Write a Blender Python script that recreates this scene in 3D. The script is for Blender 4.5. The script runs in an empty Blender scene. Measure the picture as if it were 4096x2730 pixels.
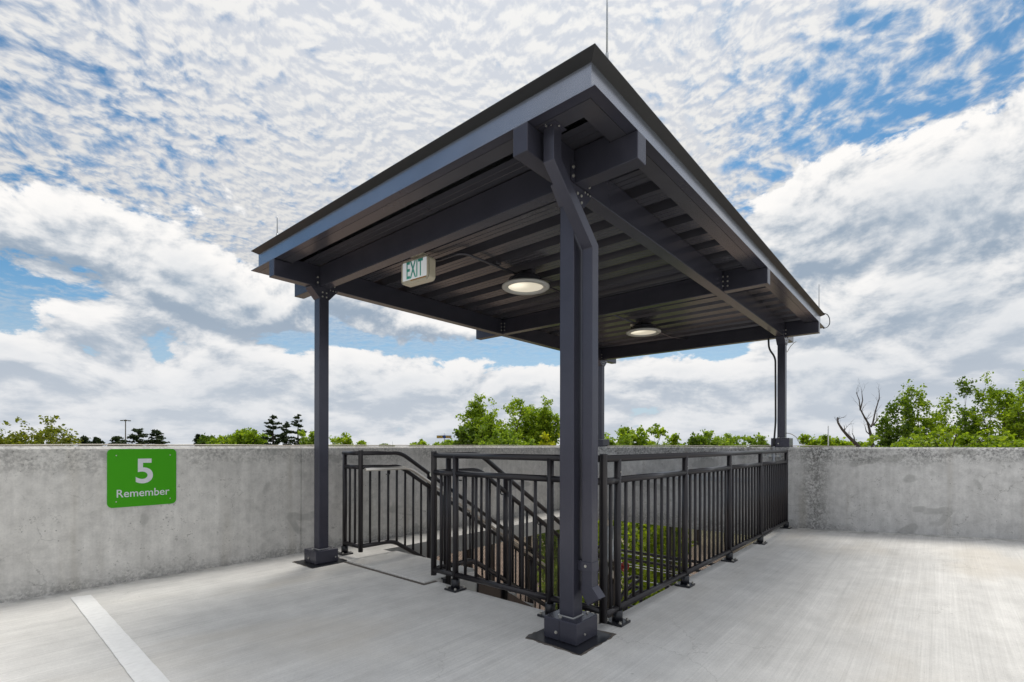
import bpy, bmesh, math, random
import numpy as np
from mathutils import Vector, Matrix
R = math.radians
scene = bpy.context.scene
COL = scene.collection

# ------------------------------------------------------------------ camera
CAMX, CAMY, CAMZ = -2.4403, -1.6299, 1.12
YAW, FPX, YH, ROLL = 0.7073, 1988.42, 1782.9, 0.0018
cam = bpy.data.cameras.new('camera')
cam.sensor_width = 36.0
cam.lens = 36.0 * FPX / 4096.0
cam.shift_y = (YH - 1365.0) / 4096.0
cam.clip_start = 0.05
cam.clip_end = 12000
co = bpy.data.objects.new('camera', cam)
COL.objects.link(co)
co.location = (CAMX, CAMY, CAMZ)
co.rotation_mode = 'QUATERNION'
co.rotation_quaternion = (Matrix.Rotation(YAW - math.pi / 2, 4, 'Z') @ Matrix.Rotation(math.pi / 2, 4, 'X')
                          @ Matrix.Rotation(ROLL, 4, 'Z')).to_quaternion()
scene.camera = co

# ------------------------------------------------------------------ sun, exposure
SUN_EL, SUN_AZ = R(60), math.atan2(0.28, 0.57)          # azimuth measured from +X towards +Y
SUN = Vector((math.cos(SUN_EL) * math.cos(SUN_AZ), math.cos(SUN_EL) * math.sin(SUN_AZ), math.sin(SUN_EL)))
sl = bpy.data.lights.new('sun', 'SUN')
sl.energy = 1.2
sl.angle = R(24)
sl.color = (1.0, 0.95, 0.87)
so = bpy.data.objects.new('sun', sl)
COL.objects.link(so)
so.rotation_mode = 'QUATERNION'
so.rotation_quaternion = SUN.to_track_quat('Z', 'Y')
so.location = (10, 6, 20)
scene.view_settings.view_transform = 'Standard'
scene.view_settings.look = 'None'
scene.view_settings.gamma = 1.0
scene.view_settings.use_curve_mapping = False
scene.view_settings.exposure = 1.12


# ------------------------------------------------------------------ node helpers
class NT:
    def __init__(s, tree):
        s.t = tree; s.n = tree.nodes; s.l = tree.links

    def new(s, typ, **kw):
        n = s.n.new(typ)
        for k, v in kw.items():
            setattr(n, k, v)
        return n

    def put(s, sock, v):
        if isinstance(v, bpy.types.NodeSocket):
            s.l.new(v, sock)
        elif v is not None:
            if isinstance(v, (int, float)) and hasattr(sock.default_value, '__len__'):
                v = (v,) * len(sock.default_value)
            if hasattr(sock.default_value, '__len__') and len(sock.default_value) == 4 and len(v) == 3:
                v = (*v, 1.0)
            sock.default_value = v

    def m(s, op, a, b=None, c=None, clamp=False):
        n = s.new('ShaderNodeMath', operation=op); n.use_clamp = clamp
        s.put(n.inputs[0], a)
        if b is not None: s.put(n.inputs[1], b)
        if c is not None: s.put(n.inputs[2], c)
        return n.outputs[0]

    def v(s, op, a, b=None, scale=None):
        n = s.new('ShaderNodeVectorMath', operation=op)
        s.put(n.inputs[0], a)
        if b is not None: s.put(n.inputs[1], b)
        if scale is not None: s.put(n.inputs[3], scale)
        return n.outputs['Value'] if op in ('DOT_PRODUCT', 'LENGTH', 'DISTANCE') else n.outputs[0]

    def xyz(s, vec):
        n = s.new('ShaderNodeSeparateXYZ'); s.put(n.inputs[0], vec)
        return n.outputs

    def comb(s, x, y, z):
        n = s.new('ShaderNodeCombineXYZ')
        for i, q in enumerate((x, y, z)): s.put(n.inputs[i], q)
        return n.outputs[0]

    def noise(s, vec, scale=1.0, detail=4.0, rough=0.5, dist=0.0, out=0, lac=2.0):
        n = s.new('ShaderNodeTexNoise')
        s.put(n.inputs['Vector'], vec)
        n.inputs['Scale'].default_value = scale
        n.inputs['Detail'].default_value = detail
        n.inputs['Roughness'].default_value = rough
        n.inputs['Distortion'].default_value = dist
        n.inputs['Lacunarity'].default_value = lac
        return n.outputs[out]

    def ss(s, x, lo, hi, a=0.0, b=1.0):
        n = s.new('ShaderNodeMapRange', interpolation_type='SMOOTHSTEP')
        s.put(n.inputs[0], x)
        for i, q in enumerate((lo, hi, a, b)): s.put(n.inputs[i + 1], q)
        return n.outputs[0]

    def lin(s, x, lo, hi, a=0.0, b=1.0):
        n = s.new('ShaderNodeMapRange'); n.clamp = True
        s.put(n.inputs[0], x)
        for i, q in enumerate((lo, hi, a, b)): s.put(n.inputs[i + 1], q)
        return n.outputs[0]

    def mix(s, f, a, b, mode='MIX'):
        n = s.new('ShaderNodeMix', data_type='RGBA', blend_type=mode)
        s.put(n.inputs[0], f); s.put(n.inputs[6], a); s.put(n.inputs[7], b)
        return n.outputs[2]


# ------------------------------------------------------------------ world: sky and clouds
world = bpy.data.worlds.new('World')
scene.world = world
world.use_nodes = True
W = NT(world.node_tree)
W.n.clear()
wout = W.new('ShaderNodeOutputWorld')
bg = W.new('ShaderNodeBackground')
bg.inputs['Strength'].default_value = 0.090
W.l.new(bg.outputs[0], wout.inputs[0])
sky = W.new('ShaderNodeTexSky', sky_type='NISHITA')
sky.sun_disc = False
sky.sun_elevation = SUN_EL
sky.sun_rotation = math.pi / 2 - SUN_AZ
sky.air_density = 1.0
sky.dust_density = 0.6
sky.ozone_density = 2.5
tc = W.new('ShaderNodeTexCoord')
D = W.v('NORMALIZE', tc.outputs['Generated'])
cy, sy_ = math.cos(YAW), math.sin(YAW)
fw = W.v('DOT_PRODUCT', D, (cy, sy_, 0.0))
rt = W.v('DOT_PRODUCT', D, (sy_, -cy, 0.0))
up = W.xyz(D)[2]
AZ = W.m('ARCTAN2', rt, fw)                                # 0 = ahead, + = right
EL = W.m('ARCSINE', up)
upc = W.m('MAXIMUM', up, 0.015)


def gauss(a, e, a0, e0, sa, se, amp):
    x = W.m('DIVIDE', W.m('SUBTRACT', a, a0), sa)
    y = W.m('DIVIDE', W.m('SUBTRACT', e, e0), se)
    q = W.m('ADD', W.m('MULTIPLY', x, x), W.m('MULTIPLY', y, y))
    return W.m('MULTIPLY', W.m('POWER', 2.71828, W.m('MULTIPLY', q, -1.0)), amp)


def addall(*v):
    o = v[0]
    for q in v[1:]:
        o = W.m('ADD', o, q)
    return o


# high thin layer of small cells (a sheet far overhead, seen in perspective)
den = W.m('ADD', upc, 0.10)
PX = W.m('DIVIDE', rt, den)
PY = W.m('DIVIDE', fw, den)
PV = W.comb(PX, PY, 0.0)
warp = W.noise(PV, 2.2, 2, 0.5, out=1)
PW = W.v('ADD', PV, W.v('SCALE', W.v('SUBTRACT', warp, (0.5, 0.5, 0.5)), scale=0.16))
# the cells line up in rows along the wind
ROW = W.v('MULTIPLY', PW, (1.0, 0.86, 1.0))
c1 = W.noise(ROW, 18.5, 7, 0.55, 0.15)
c2 = W.noise(W.v('ADD', ROW, (0.0, 0.012, 0.0)), 18.5, 4, 0.55, 0.15)
b1 = W.noise(PV, 1.25, 3, 0.55)
covh = addall(W.m('MULTIPLY', W.m('SUBTRACT', b1, 0.5), 0.9),
              gauss(AZ, EL, -0.12, 0.66, 0.50, 0.26, 0.34),
              gauss(AZ, EL, -0.72, 0.43, 0.26, 0.12, -0.12),
              gauss(AZ, EL, -0.80, 0.27, 0.22, 0.07, -0.70),
              gauss(AZ, EL, -1.42, 0.42, 0.42, 0.28, -0.60),
              gauss(AZ, EL, 0.64, 0.52, 0.26, 0.12, -0.34),
              gauss(AZ, EL, 0.46, 0.34, 0.20, 0.08, -0.30),
              0.25)
hd = W.m('ADD', W.m('MULTIPLY', W.m('SUBTRACT', c1, 0.5), 1.9), covh)
hden = W.ss(hd, -0.36, 0.32)
hden = W.m('MULTIPLY', hden, W.ss(EL, 0.14, 0.32, 0.10, 0.97))
hsh = W.ss(W.m('ADD', W.m('SUBTRACT', c1, c2), W.m('MULTIPLY', W.m('SUBTRACT', c1, 0.5), 0.25)), -0.10, 0.12)
hcol = W.mix(hsh, (3.45, 3.6, 3.9), (4.65, 4.6, 4.5))
# a veiled sky is brighter overhead than low down
hcol = W.v('SCALE', hcol, scale=W.m('MULTIPLY_ADD', up, 0.62, 0.62))
# one old vapour trail, widened by the wind
tr = W.m('ADD', W.m('SUBTRACT', AZ, 0.350), W.m('MULTIPLY', W.m('SUBTRACT', EL, 0.52), 0.62))
tr = W.m('ADD', tr, W.m('MULTIPLY', W.m('SUBTRACT', W.noise(PV, 6.0, 4, 0.6), 0.5), 0.09))
trd = W.m('MULTIPLY', W.ss(W.m('ABSOLUTE', tr), 0.030, 0.006), W.m('MULTIPLY', W.ss(EL, 0.435, 0.47), W.ss(EL, 0.70, 0.56)))
trd = W.m('MULTIPLY', trd, 0.75)


# low cumulus: coverage is laid out by azimuth and elevation
def cumulus(dup, dright, det):
    a = W.m('ADD', AZ, dright)
    e = W.m('ADD', EL, dup)
    # clouds flatten towards the horizon
    es = W.m('MULTIPLY', W.m('POWER', W.m('MAXIMUM', e, 0.0), 0.72), 1.60)
    n = W.noise(W.comb(a, es, 0.37), 6.2, det, 0.60, 0.2)
    cov = addall(
        W.ss(e, 0.22, 0.11, 0.0, 0.36),
        gauss(a, e, -0.90, 0.325, 0.20, 0.045, 0.40),
        gauss(a, e, -0.66, 0.300, 0.16, 0.040, 0.36),
        gauss(a, e, -0.42, 0.265, 0.22, 0.050, 0.34),
        gauss(a, e, -0.62, 0.205, 0.16, 0.026, 0.22),
        gauss(a, e, -0.90, 0.235, 0.24, 0.028, -0.36),
        gauss(a, e, -1.45, 0.44, 0.36, 0.22, -0.40),
        gauss(a, e, -0.40, 0.195, 0.12, 0.020, -0.20),
        gauss(a, e, 0.00, 0.190, 0.40, 0.028, -0.16),
        gauss(a, e, 0.60, 0.390, 0.16, 0.110, 0.40),
        gauss(a, e, 0.86, 0.330, 0.22, 0.120, 0.34),
        gauss(a, e, 0.74, 0.215, 0.36, 0.080, 0.34),
        gauss(a, e, 0.38, 0.300, 0.07, 0.090, -0.26),
        gauss(a, e, 0.74, 0.560, 0.45, 0.070, -0.26),
        W.ss(e, 0.34, 0.60, 0.0, -0.45))
    return W.m('ADD', W.m('MULTIPLY', W.m('SUBTRACT', n, 0.5), 1.75), cov)


q0 = cumulus(0.0, 0.0, 8)
q1 = cumulus(0.026, -0.006, 6)
cden = W.ss(q0, 0.04, 0.14)
lit = W.ss(W.m('SUBTRACT', q0, q1), -0.22, 0.25)
thick = W.ss(q0, 0.20, 0.75)
ccol = W.mix(lit, (1.7, 2.1, 2.6), (5.1, 5.0, 4.88))
ccol = W.mix(W.m('MULTIPLY', thick, 0.50), ccol, (2.85, 3.15, 3.5))
# distance whitens the low clouds
ccol = W.mix(W.ss(EL, 0.26, 0.03, 0.0, 0.58), ccol, (3.55, 3.7, 3.95))

skyc = W.mix(1.0, sky.outputs[0], (0.28, 0.48, 0.54), mode='MULTIPLY')
base = W.mix(W.ss(EL, 0.30, 0.0, 0.0, 0.9), skyc, (2.9, 3.3, 3.8))
c = W.mix(trd, base, (4.5, 4.45, 4.4))
c = W.mix(hden, c, hcol)
c = W.mix(cden, c, ccol)
# below the horizon the world is dull ground light
c = W.mix(W.ss(up, -0.02, 0.0), (1.1, 1.15, 1.0), c)
W.put(bg.inputs['Color'], c)
world.cycles.sampling_method = 'MANUAL'
world.cycles.sample_map_resolution = 512
scene.cycles.max_bounces = 6
scene.cycles.diffuse_bounces = 4
scene.cycles.glossy_bounces = 3
scene.cycles.transmission_bounces = 3
scene.cycles.transparent_max_bounces = 4
scene.cycles.caustics_reflective = False
scene.cycles.caustics_refractive = False


# ------------------------------------------------------------------ materials
def new_mat(name):
    m = bpy.data.materials.new(name); m.use_nodes = True
    t = NT(m.node_tree)
    return m, t, m.node_tree.nodes['Principled BSDF']


def bump(t, p, h, strength, dist=0.01):
    b = t.new('ShaderNodeBump')
    b.inputs['Strength'].default_value = strength
    b.inputs['Distance'].default_value = dist
    t.put(b.inputs['Height'], h)
    t.l.new(b.outputs[0], p.inputs['Normal'])


def plain(name, col, rough=0.5, metal=0.0, spec=0.5, var=0.0, scale=30.0):
    m, t, p = new_mat(name)
    c = (*col, 1.0)
    if var:
        g = t.new('ShaderNodeNewGeometry')
        n = t.noise(g.outputs['Position'], scale, 4, 0.6)
        f = t.lin(n, 0.3, 0.7, 1 - var, 1 + var)
        cc = t.v('SCALE', tuple(col), scale=f)
        t.put(p.inputs['Base Color'], cc)
        t.put(p.inputs['Roughness'], t.lin(n, 0.3, 0.7, rough * 0.85, min(1, rough * 1.2)))
    else:
        p.inputs['Base Color'].default_value = c
        p.inputs['Roughness'].default_value = rough
    p.inputs['Metallic'].default_value = metal
    p.inputs['Specular IOR Level'].default_value = spec
    return m


def concrete(name, col, kind):
    m, t, p = new_mat(name)
    g = t.new('ShaderNodeNewGeometry')
    pos = g.outputs['Position']
    x, y, z = t.xyz(pos)
    big = t.noise(pos, 0.9, 5, 0.6)
    med = t.noise(pos, 5.0, 6, 0.65)
    fine = t.noise(pos, 70.0, 4, 0.6)
    col3 = t.v('SCALE', tuple(col), scale=t.lin(big, 0.25, 0.75, 0.90, 1.09))
    col3 = t.v('SCALE', col3, scale=t.lin(med, 0.25, 0.75, 0.88, 1.11))
    col3 = t.v('SCALE', col3, scale=t.lin(fine, 0.2, 0.8, 0.93, 1.07))
    h = t.m('ADD', t.m('MULTIPLY', fine, 0.3), t.m('MULTIPLY', med, 0.7))
    if kind in ('wall', 'wallback'):
        mot = t.noise(pos, 13.0, 7, 0.72)
        col3 = t.v('SCALE', col3, scale=t.lin(mot, 0.30, 0.70, 0.82, 1.13))
        dk = t.m('MULTIPLY', t.ss(t.noise(pos, 26.0, 6, 0.75), 0.55, 0.68), t.ss(t.noise(pos, 1.7, 4, 0.6), 0.44, 0.60))
        col3 = t.mix(t.m('MULTIPLY', dk, 0.62), col3, (0.16, 0.155, 0.145))
        ve = t.new('ShaderNodeTexVoronoi'); ve.feature = 'DISTANCE_TO_EDGE'
        t.put(ve.inputs['Vector'], t.v('ADD', pos, t.v('SCALE', t.noise(pos, 6.0, 4, 0.6, out=1), scale=0.22))); ve.inputs['Scale'].default_value = 4.5
        crk = t.m('MULTIPLY', t.ss(ve.outputs['Distance'], 0.014, 0.003), t.ss(t.noise(pos, 2.3, 3, 0.6), 0.50, 0.66))
        col3 = t.mix(t.m('MULTIPLY', crk, 0.45), col3, (0.16, 0.15, 0.14))
    if kind in ('wall', 'wallback'):
        along = t.m('ADD', x, y)
        # rain streaks
        sv = t.comb(t.m('MULTIPLY', along, 16.0), t.m('MULTIPLY', along, 3.0), t.m('MULTIPLY', z, 1.3))
        streak = t.noise(sv, 1.0, 5, 0.65)
        col3 = t.v('SCALE', col3, scale=t.lin(streak, 0.3, 0.72, 1.06, 0.87))
        tan = t.ss(t.noise(sv, 0.33, 3, 0.5), 0.56, 0.74)
        col3 = t.mix(t.m('MULTIPLY', tan, 0.35), col3, (0.43, 0.385, 0.31))
        # black growth under the coping and along the foot
        sp = t.noise(pos, 38.0, 5, 0.75)
        sp2 = t.noise(t.comb(t.m('MULTIPLY', along, 3.2), 0.0, t.m('MULTIPLY', z, 4.0)), 1.0, 4, 0.6)
        topband = t.ss(z, 0.70 if kind == 'wall' else 0.66, 1.06)
        drip = t.ss(t.m('ADD', t.m('MULTIPLY', topband, 0.40), t.m('MULTIPLY', sp2, 0.62)), 0.50, 0.80)
        grime = t.m('MULTIPLY', drip, t.ss(sp, 0.40, 0.62))
        amt = 0.52 if kind == 'wall' else 0.80
        col3 = t.mix(t.m('MULTIPLY', grime, amt), col3, (0.075, 0.075, 0.075))
        if kind == 'wallback':
            # heavy growth in one column beside the stair guard
            e1 = t.m('MULTIPLY', t.ss(t.m('ADD', t.m('ABSOLUTE', t.m('ADD', y, 0.42)), t.m('MULTIPLY', sp2, 0.25)), 0.38, 0.12), t.ss(sp, 0.36, 0.60))
            col3 = t.mix(t.m('MULTIPLY', e1, 0.70), col3, (0.085, 0.082, 0.075))
            col3 = t.mix(0.35, col3, t.v('MULTIPLY', col3, (0.97, 0.99, 1.03)))
        foot = t.m('MULTIPLY', t.ss(t.m('ADD', z, t.m('MULTIPLY', sp2, 0.22)), 0.26, 0.06), t.ss(sp, 0.38, 0.6))
        col3 = t.mix(t.m('MULTIPLY', foot, 0.55), col3, (0.10, 0.098, 0.092))
        # trowelled repair patches
        pn = t.noise(t.comb(t.m('MULTIPLY', along, 1.7), 2.0, t.m('MULTIPLY', z, 2.6)), 1.0, 2, 0.4, 0.8)
        pat = t.ss(pn, 0.63, 0.66)
        col3 = t.mix(t.m('MULTIPLY', pat, 0.35), col3, (0.27, 0.27, 0.255))
        # bug holes
        vo = t.new('ShaderNodeTexVoronoi'); vo.feature = 'F1'
        t.put(vo.inputs['Vector'], pos); vo.inputs['Scale'].default_value = 22.0
        hole = t.m('MULTIPLY', t.ss(vo.outputs['Distance'], 0.13, 0.06), t.ss(t.noise(pos, 3.0, 2), 0.50, 0.62))
        col3 = t.mix(t.m('MULTIPLY', hole, 0.6), col3, (0.10, 0.10, 0.10))
        h = t.m('SUBTRACT', h, t.m('MULTIPLY', hole, 1.0))
        bump(t, p, h, 0.5, 0.006)
    else:
        # broom finish drawn along X
        br = t.noise(t.comb(t.m('MULTIPLY', x, 1.1), t.m('MULTIPLY', y, 95.0), 0.0), 1.0, 4, 0.65, 0.05)
        br2 = t.noise(t.comb(t.m('MULTIPLY', x, 0.7), t.m('MULTIPLY', y, 24.0), 5.0), 1.0, 4, 0.65, 0.1)
        br3 = t.noise(t.comb(t.m('MULTIPLY', x, 0.35), t.m('MULTIPLY', y, 5.0), 9.0), 1.0, 3, 0.5, 0.2)
        col3 = t.v('SCALE', col3, scale=t.lin(br, 0.25, 0.75, 0.89, 1.08))
        col3 = t.v('SCALE', col3, scale=t.lin(br2, 0.25, 0.75, 0.92, 1.06))
        col3 = t.v('SCALE', col3, scale=t.lin(br3, 0.25, 0.75, 0.93, 1.06))
        warm = t.ss(t.noise(t.comb(t.m('MULTIPLY', x, 0.45), t.m('MULTIPLY', y, 0.9), 2.0), 1.0, 4, 0.55), 0.50, 0.72)
        col3 = t.mix(t.m('MULTIPLY', warm, 0.45), col3, (0.60, 0.54, 0.45))
        pit = t.noise(t.comb(t.m('MULTIPLY', x, 30.0), t.m('MULTIPLY', y, 110.0), 1.0), 1.0, 3, 0.7)
        pm = t.m('MULTIPLY', t.ss(pit, 0.66, 0.74), t.ss(t.noise(pos, 1.6, 3), 0.42, 0.62))
        col3 = t.mix(t.m('MULTIPLY', pm, 0.55), col3, (0.15, 0.145, 0.14))
        grit = t.noise(pos, 190.0, 3, 0.7)
        col3 = t.v('SCALE', col3, scale=t.lin(grit, 0.25, 0.75, 0.90, 1.09))
        vs_ = t.new('ShaderNodeTexVoronoi'); vs_.feature = 'F1'
        t.put(vs_.inputs['Vector'], t.v('ADD', pos, t.v('SCALE', t.noise(pos, 40.0, 2, 0.5, out=1), scale=0.02))); vs_.inputs['Scale'].default_value = 5.0
        spot = t.m('MULTIPLY', t.ss(vs_.outputs['Distance'], 0.055, 0.02), t.ss(t.noise(pos, 0.8, 2, 0.5), 0.52, 0.60))
        col3 = t.mix(t.m('MULTIPLY', spot, 0.45), col3, (0.20, 0.19, 0.17))
        vc_ = t.new('ShaderNodeTexVoronoi'); vc_.feature = 'DISTANCE_TO_EDGE'
        t.put(vc_.inputs['Vector'], t.v('ADD', pos, t.v('SCALE', t.noise(pos, 2.2, 5, 0.65, out=1), scale=0.5))); vc_.inputs['Scale'].default_value = 0.55
        crk = t.m('MULTIPLY', t.ss(vc_.outputs['Distance'], 0.0030, 0.0008), t.ss(t.noise(pos, 0.7, 3, 0.6), 0.50, 0.58))
        col3 = t.mix(t.m('MULTIPLY', crk, 0.22), col3, (0.22, 0.21, 0.19))
        # dirt gathered in the gutter along the parapets
        gut = t.m('MAXIMUM', t.ss(y, 3.20, 3.42), t.ss(x, 4.72, 5.10))
        gm = t.m('MULTIPLY', gut, t.ss(t.noise(pos, 7.0, 5, 0.65), 0.40, 0.62))
        col3 = t.mix(t.m('MULTIPLY', gm, 0.55), col3, (0.16, 0.155, 0.15))
        h = t.m('ADD', t.m('MULTIPLY', br, 0.8), t.m('MULTIPLY', fine, 0.3))
        bump(t, p, h, 0.55, 0.005)
    t.put(p.inputs['Base Color'], col3)
    p.inputs['Roughness'].default_value = 0.88
    p.inputs['Specular IOR Level'].default_value = 0.3
    return m


def painted_steel(name, col, rough, grain=0.0, metal=0.0, clean=False):
    m, t, p = new_mat(name)
    g = t.new('ShaderNodeNewGeometry')
    pos = g.outputs['Position']
    n = t.noise(pos, 6.0, 5, 0.6)
    d = t.noise(pos, 260.0, 2, 0.5)
    c3 = t.v('SCALE', tuple(col), scale=t.lin(n, 0.3, 0.7, 0.93, 1.08))
    speck = t.m('MULTIPLY', t.ss(t.noise(pos, 90.0, 2, 0.5), 0.74, 0.80), 0.12 + grain)
    dust = t.m('MULTIPLY', t.ss(t.noise(pos, 14.0, 5, 0.7), 0.56, 0.80), 0.025 + grain * 0.3)
    if not clean:
        c3 = t.mix(t.m('MAXIMUM', speck, dust), c3, (0.16, 0.155, 0.15))
    t.put(p.inputs['Base Color'], c3)
    t.put(p.inputs['Roughness'], t.lin(n, 0.3, 0.7, rough * (1.0 if clean else 0.9), rough * (1.0 if clean else 1.15)))
    p.inputs['Metallic'].default_value = metal
    p.inputs['Specular IOR Level'].default_value = 0.5
    return m


M = {}
M['floor'] = concrete('broomed_concrete', (0.670, 0.658, 0.632), 'floor')
M['wall'] = concrete('parapet_concrete', (0.70, 0.680, 0.645), 'wall')
M['wallback'] = concrete('parapet_concrete_back', (0.70, 0.684, 0.66), 'wallback')
M['coping'] = concrete('coping_concrete', (0.62, 0.61, 0.59), 'plain')
M['steel'] = painted_steel('charcoal_painted_steel', (0.060, 0.060, 0.082), 0.26, 0.0, 0.38, True)
M['fascia'] = painted_steel('charcoal_fascia_metal', (0.34, 0.355, 0.40), 0.20, 0.0, 0.8, True)
M['deck'] = painted_steel('charcoal_deck_metal', (0.084, 0.083, 0.099), 0.25, 0.0, 0.45, True)
M['flare_shade'] = painted_steel('fascia_flare_shade_dark', (0.016, 0.016, 0.018), 0.45)  # fascia flare darkened in its colour to stand in for shade underneath
M['rail'] = painted_steel('dark_bronze_railing', (0.028, 0.025, 0.028), 0.30, 0.0, 0.2, True)
M['plate'] = painted_steel('black_baseplate', (0.016, 0.017, 0.022), 0.30)
M['bolt'] = plain('galvanised_bolt', (0.62, 0.60, 0.55), 0.38, 0.85)
M['steelrail'] = plain('brushed_stainless', (0.80, 0.76, 0.70), 0.35, 0.9)
M['galv'] = plain('galvanised_steel', (0.50, 0.52, 0.54), 0.45, 0.7, var=0.1)
m, t, p = new_mat('line_paint')
g = t.new('ShaderNodeNewGeometry')
pos = g.outputs['Position']
lx, ly, lz = t.xyz(pos)
brs = t.noise(t.comb(t.m('MULTIPLY', lx, 6.0), t.m('MULTIPLY', ly, 95.0), 0.0), 1.0, 4, 0.65)
wear = t.m('MULTIPLY', t.ss(brs, 0.56, 0.70), t.ss(t.noise(pos, 9.0, 4, 0.65), 0.40, 0.62))
c3 = t.mix(t.m('MULTIPLY', wear, 0.55), (0.82, 0.82, 0.81), (0.52, 0.51, 0.49))
c3 = t.v('SCALE', c3, scale=t.lin(t.noise(pos, 30.0, 4, 0.6), 0.3, 0.7, 0.94, 1.04))
t.put(p.inputs['Base Color'], c3)
p.inputs['Roughness'].default_value = 0.75
M['white'] = m
M['green'] = plain('sign_green', (0.055, 0.36, 0.004), 0.6, 0.0, 0.25)
M['letter'] = plain('sign_lettering', (0.70, 0.71, 0.74), 0.5)
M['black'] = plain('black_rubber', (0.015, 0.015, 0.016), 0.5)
M['cable'] = plain('braided_aluminium_cable', (0.50, 0.46, 0.40), 0.5, 0.3, var=0.25, scale=200)
M['red'] = plain('valve_red', (0.42, 0.035, 0.03), 0.4)
M['exitbody'] = plain('cream_plastic', (0.66, 0.60, 0.48), 0.45, var=0.05)
M['exitface'] = plain('white_plastic', (0.76, 0.77, 0.79), 0.3)
M['exitlens'] = plain('exit_white_lens', (0.76, 0.77, 0.79), 0.3)
_p = M['exitlens'].node_tree.nodes['Principled BSDF']
_p.inputs['Emission Color'].default_value = (0.9, 0.95, 1.0, 1.0)
_p.inputs['Emission Strength'].default_value = 0.12
M['exitgreen'] = plain('exit_letters', (0.10, 0.56, 0.47), 0.4)
M['rust'] = plain('rust_stain', (0.42, 0.19, 0.03), 0.8, var=0.3, scale=80)
M['ringgrey'] = plain('lamp_ring', (0.50, 0.50, 0.49), 0.4)
M['bark'] = plain('bark', (0.055, 0.042, 0.033), 0.9, var=0.3, scale=8)
M['deadbark'] = plain('dead_bark', (0.085, 0.070, 0.060), 0.9, var=0.3, scale=8)
M['tread'] = concrete('stair_concrete', (0.48, 0.48, 0.47), 'plain')
M['dark'] = plain('dark_joint', (0.12, 0.105, 0.09), 0.9, var=0.25, scale=60)
M['signblue'] = plain('pylon_blue', (0.012, 0.05, 0.25), 0.5)
M['signyellow'] = plain('pylon_yellow', (0.72, 0.42, 0.03), 0.5)
M['signbrown'] = plain('pylon_dark_frame', (0.05, 0.05, 0.10), 0.5)

m, t, p = new_mat('lamp_lens')
lc = t.new('ShaderNodeTexCoord')
gx = t.xyz(lc.outputs['Object'])
p.inputs['Base Color'].default_value = (0.78, 0.74, 0.64, 1)
p.inputs['Roughness'].default_value = 0.3
p.inputs['Emission Color'].default_value = (1.0, 0.91, 0.72, 1)
hot = t.ss(t.v('DISTANCE', lc.outputs['Object'], (-0.06, 0.06, 0.0)), 0.16, 0.02, 0.20, 0.42)
t.put(p.inputs['Emission Strength'], hot)
M['lens'] = m

m, t, p = new_mat('open_ground')
g = t.new('ShaderNodeNewGeometry')
pos = g.outputs['Position']
a = t.m('MULTIPLY', t.ss(t.noise(pos, 0.035, 4, 0.6), 0.30, 0.50), t.ss(t.v('LENGTH', pos), 50.0, 100.0))
b_ = t.noise(pos, 0.6, 5, 0.65)
c3 = t.mix(a, (0.33, 0.24, 0.185), (0.08, 0.12, 0.035))
c3 = t.v('SCALE', c3, scale=t.lin(b_, 0.3, 0.7, 0.75, 1.25))
t.put(p.inputs['Base Color'], c3)
p.inputs['Roughness'].default_value = 0.95
M['ground'] = m


def leaf_mat(name, c1, c2, transl=0.45):
    m = bpy.data.materials.new(name); m.use_nodes = True
    t = NT(m.node_tree)
    t.n.clear()
    out = t.new('ShaderNodeOutputMaterial')
    at = t.new('ShaderNodeAttribute'); at.attribute_name = 'var'
    col = t.mix(at.outputs['Fac'], c1, c2)
    d = t.new('ShaderNodeBsdfPrincipled')
    t.put(d.inputs['Base Color'], col)
    d.inputs['Roughness'].default_value = 0.55
    d.inputs['Specular IOR Level'].default_value = 0.3
    tr = t.new('ShaderNodeBsdfTranslucent')
    t.put(tr.inputs[0], t.mix(1.0, col, (1.5, 1.5, 0.7), mode='MULTIPLY'))
    mx = t.new('ShaderNodeMixShader'); mx.inputs[0].default_value = transl
    t.l.new(d.outputs[0], mx.inputs[1]); t.l.new(tr.outputs[0], mx.inputs[2])
    t.l.new(mx.outputs[0], out.inputs[0])
    return m


M['leaf'] = leaf_mat('fresh_green_leaves', (0.10, 0.175, 0.010), (0.38, 0.50, 0.035))
M['leafdark'] = leaf_mat('dark_green_leaves', (0.045, 0.09, 0.010), (0.17, 0.26, 0.025))
M['leaflight'] = leaf_mat('light_green_leaves', (0.12, 0.21, 0.02), (0.34, 0.45, 0.06))
M['leafyellow'] = leaf_mat('yellow_green_leaves', (0.20, 0.25, 0.01), (0.55, 0.55, 0.02))
M['leafolive'] = leaf_mat('olive_spring_leaves', (0.09, 0.12, 0.012), (0.27, 0.30, 0.03))
M['leaflime'] = leaf_mat('lime_leaves', (0.05, 0.09, 0.008), (0.30, 0.38, 0.025))
M['needle'] = leaf_mat('dark_pine_needles', (0.016, 0.034, 0.012), (0.055, 0.085, 0.022), 0.15)


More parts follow.
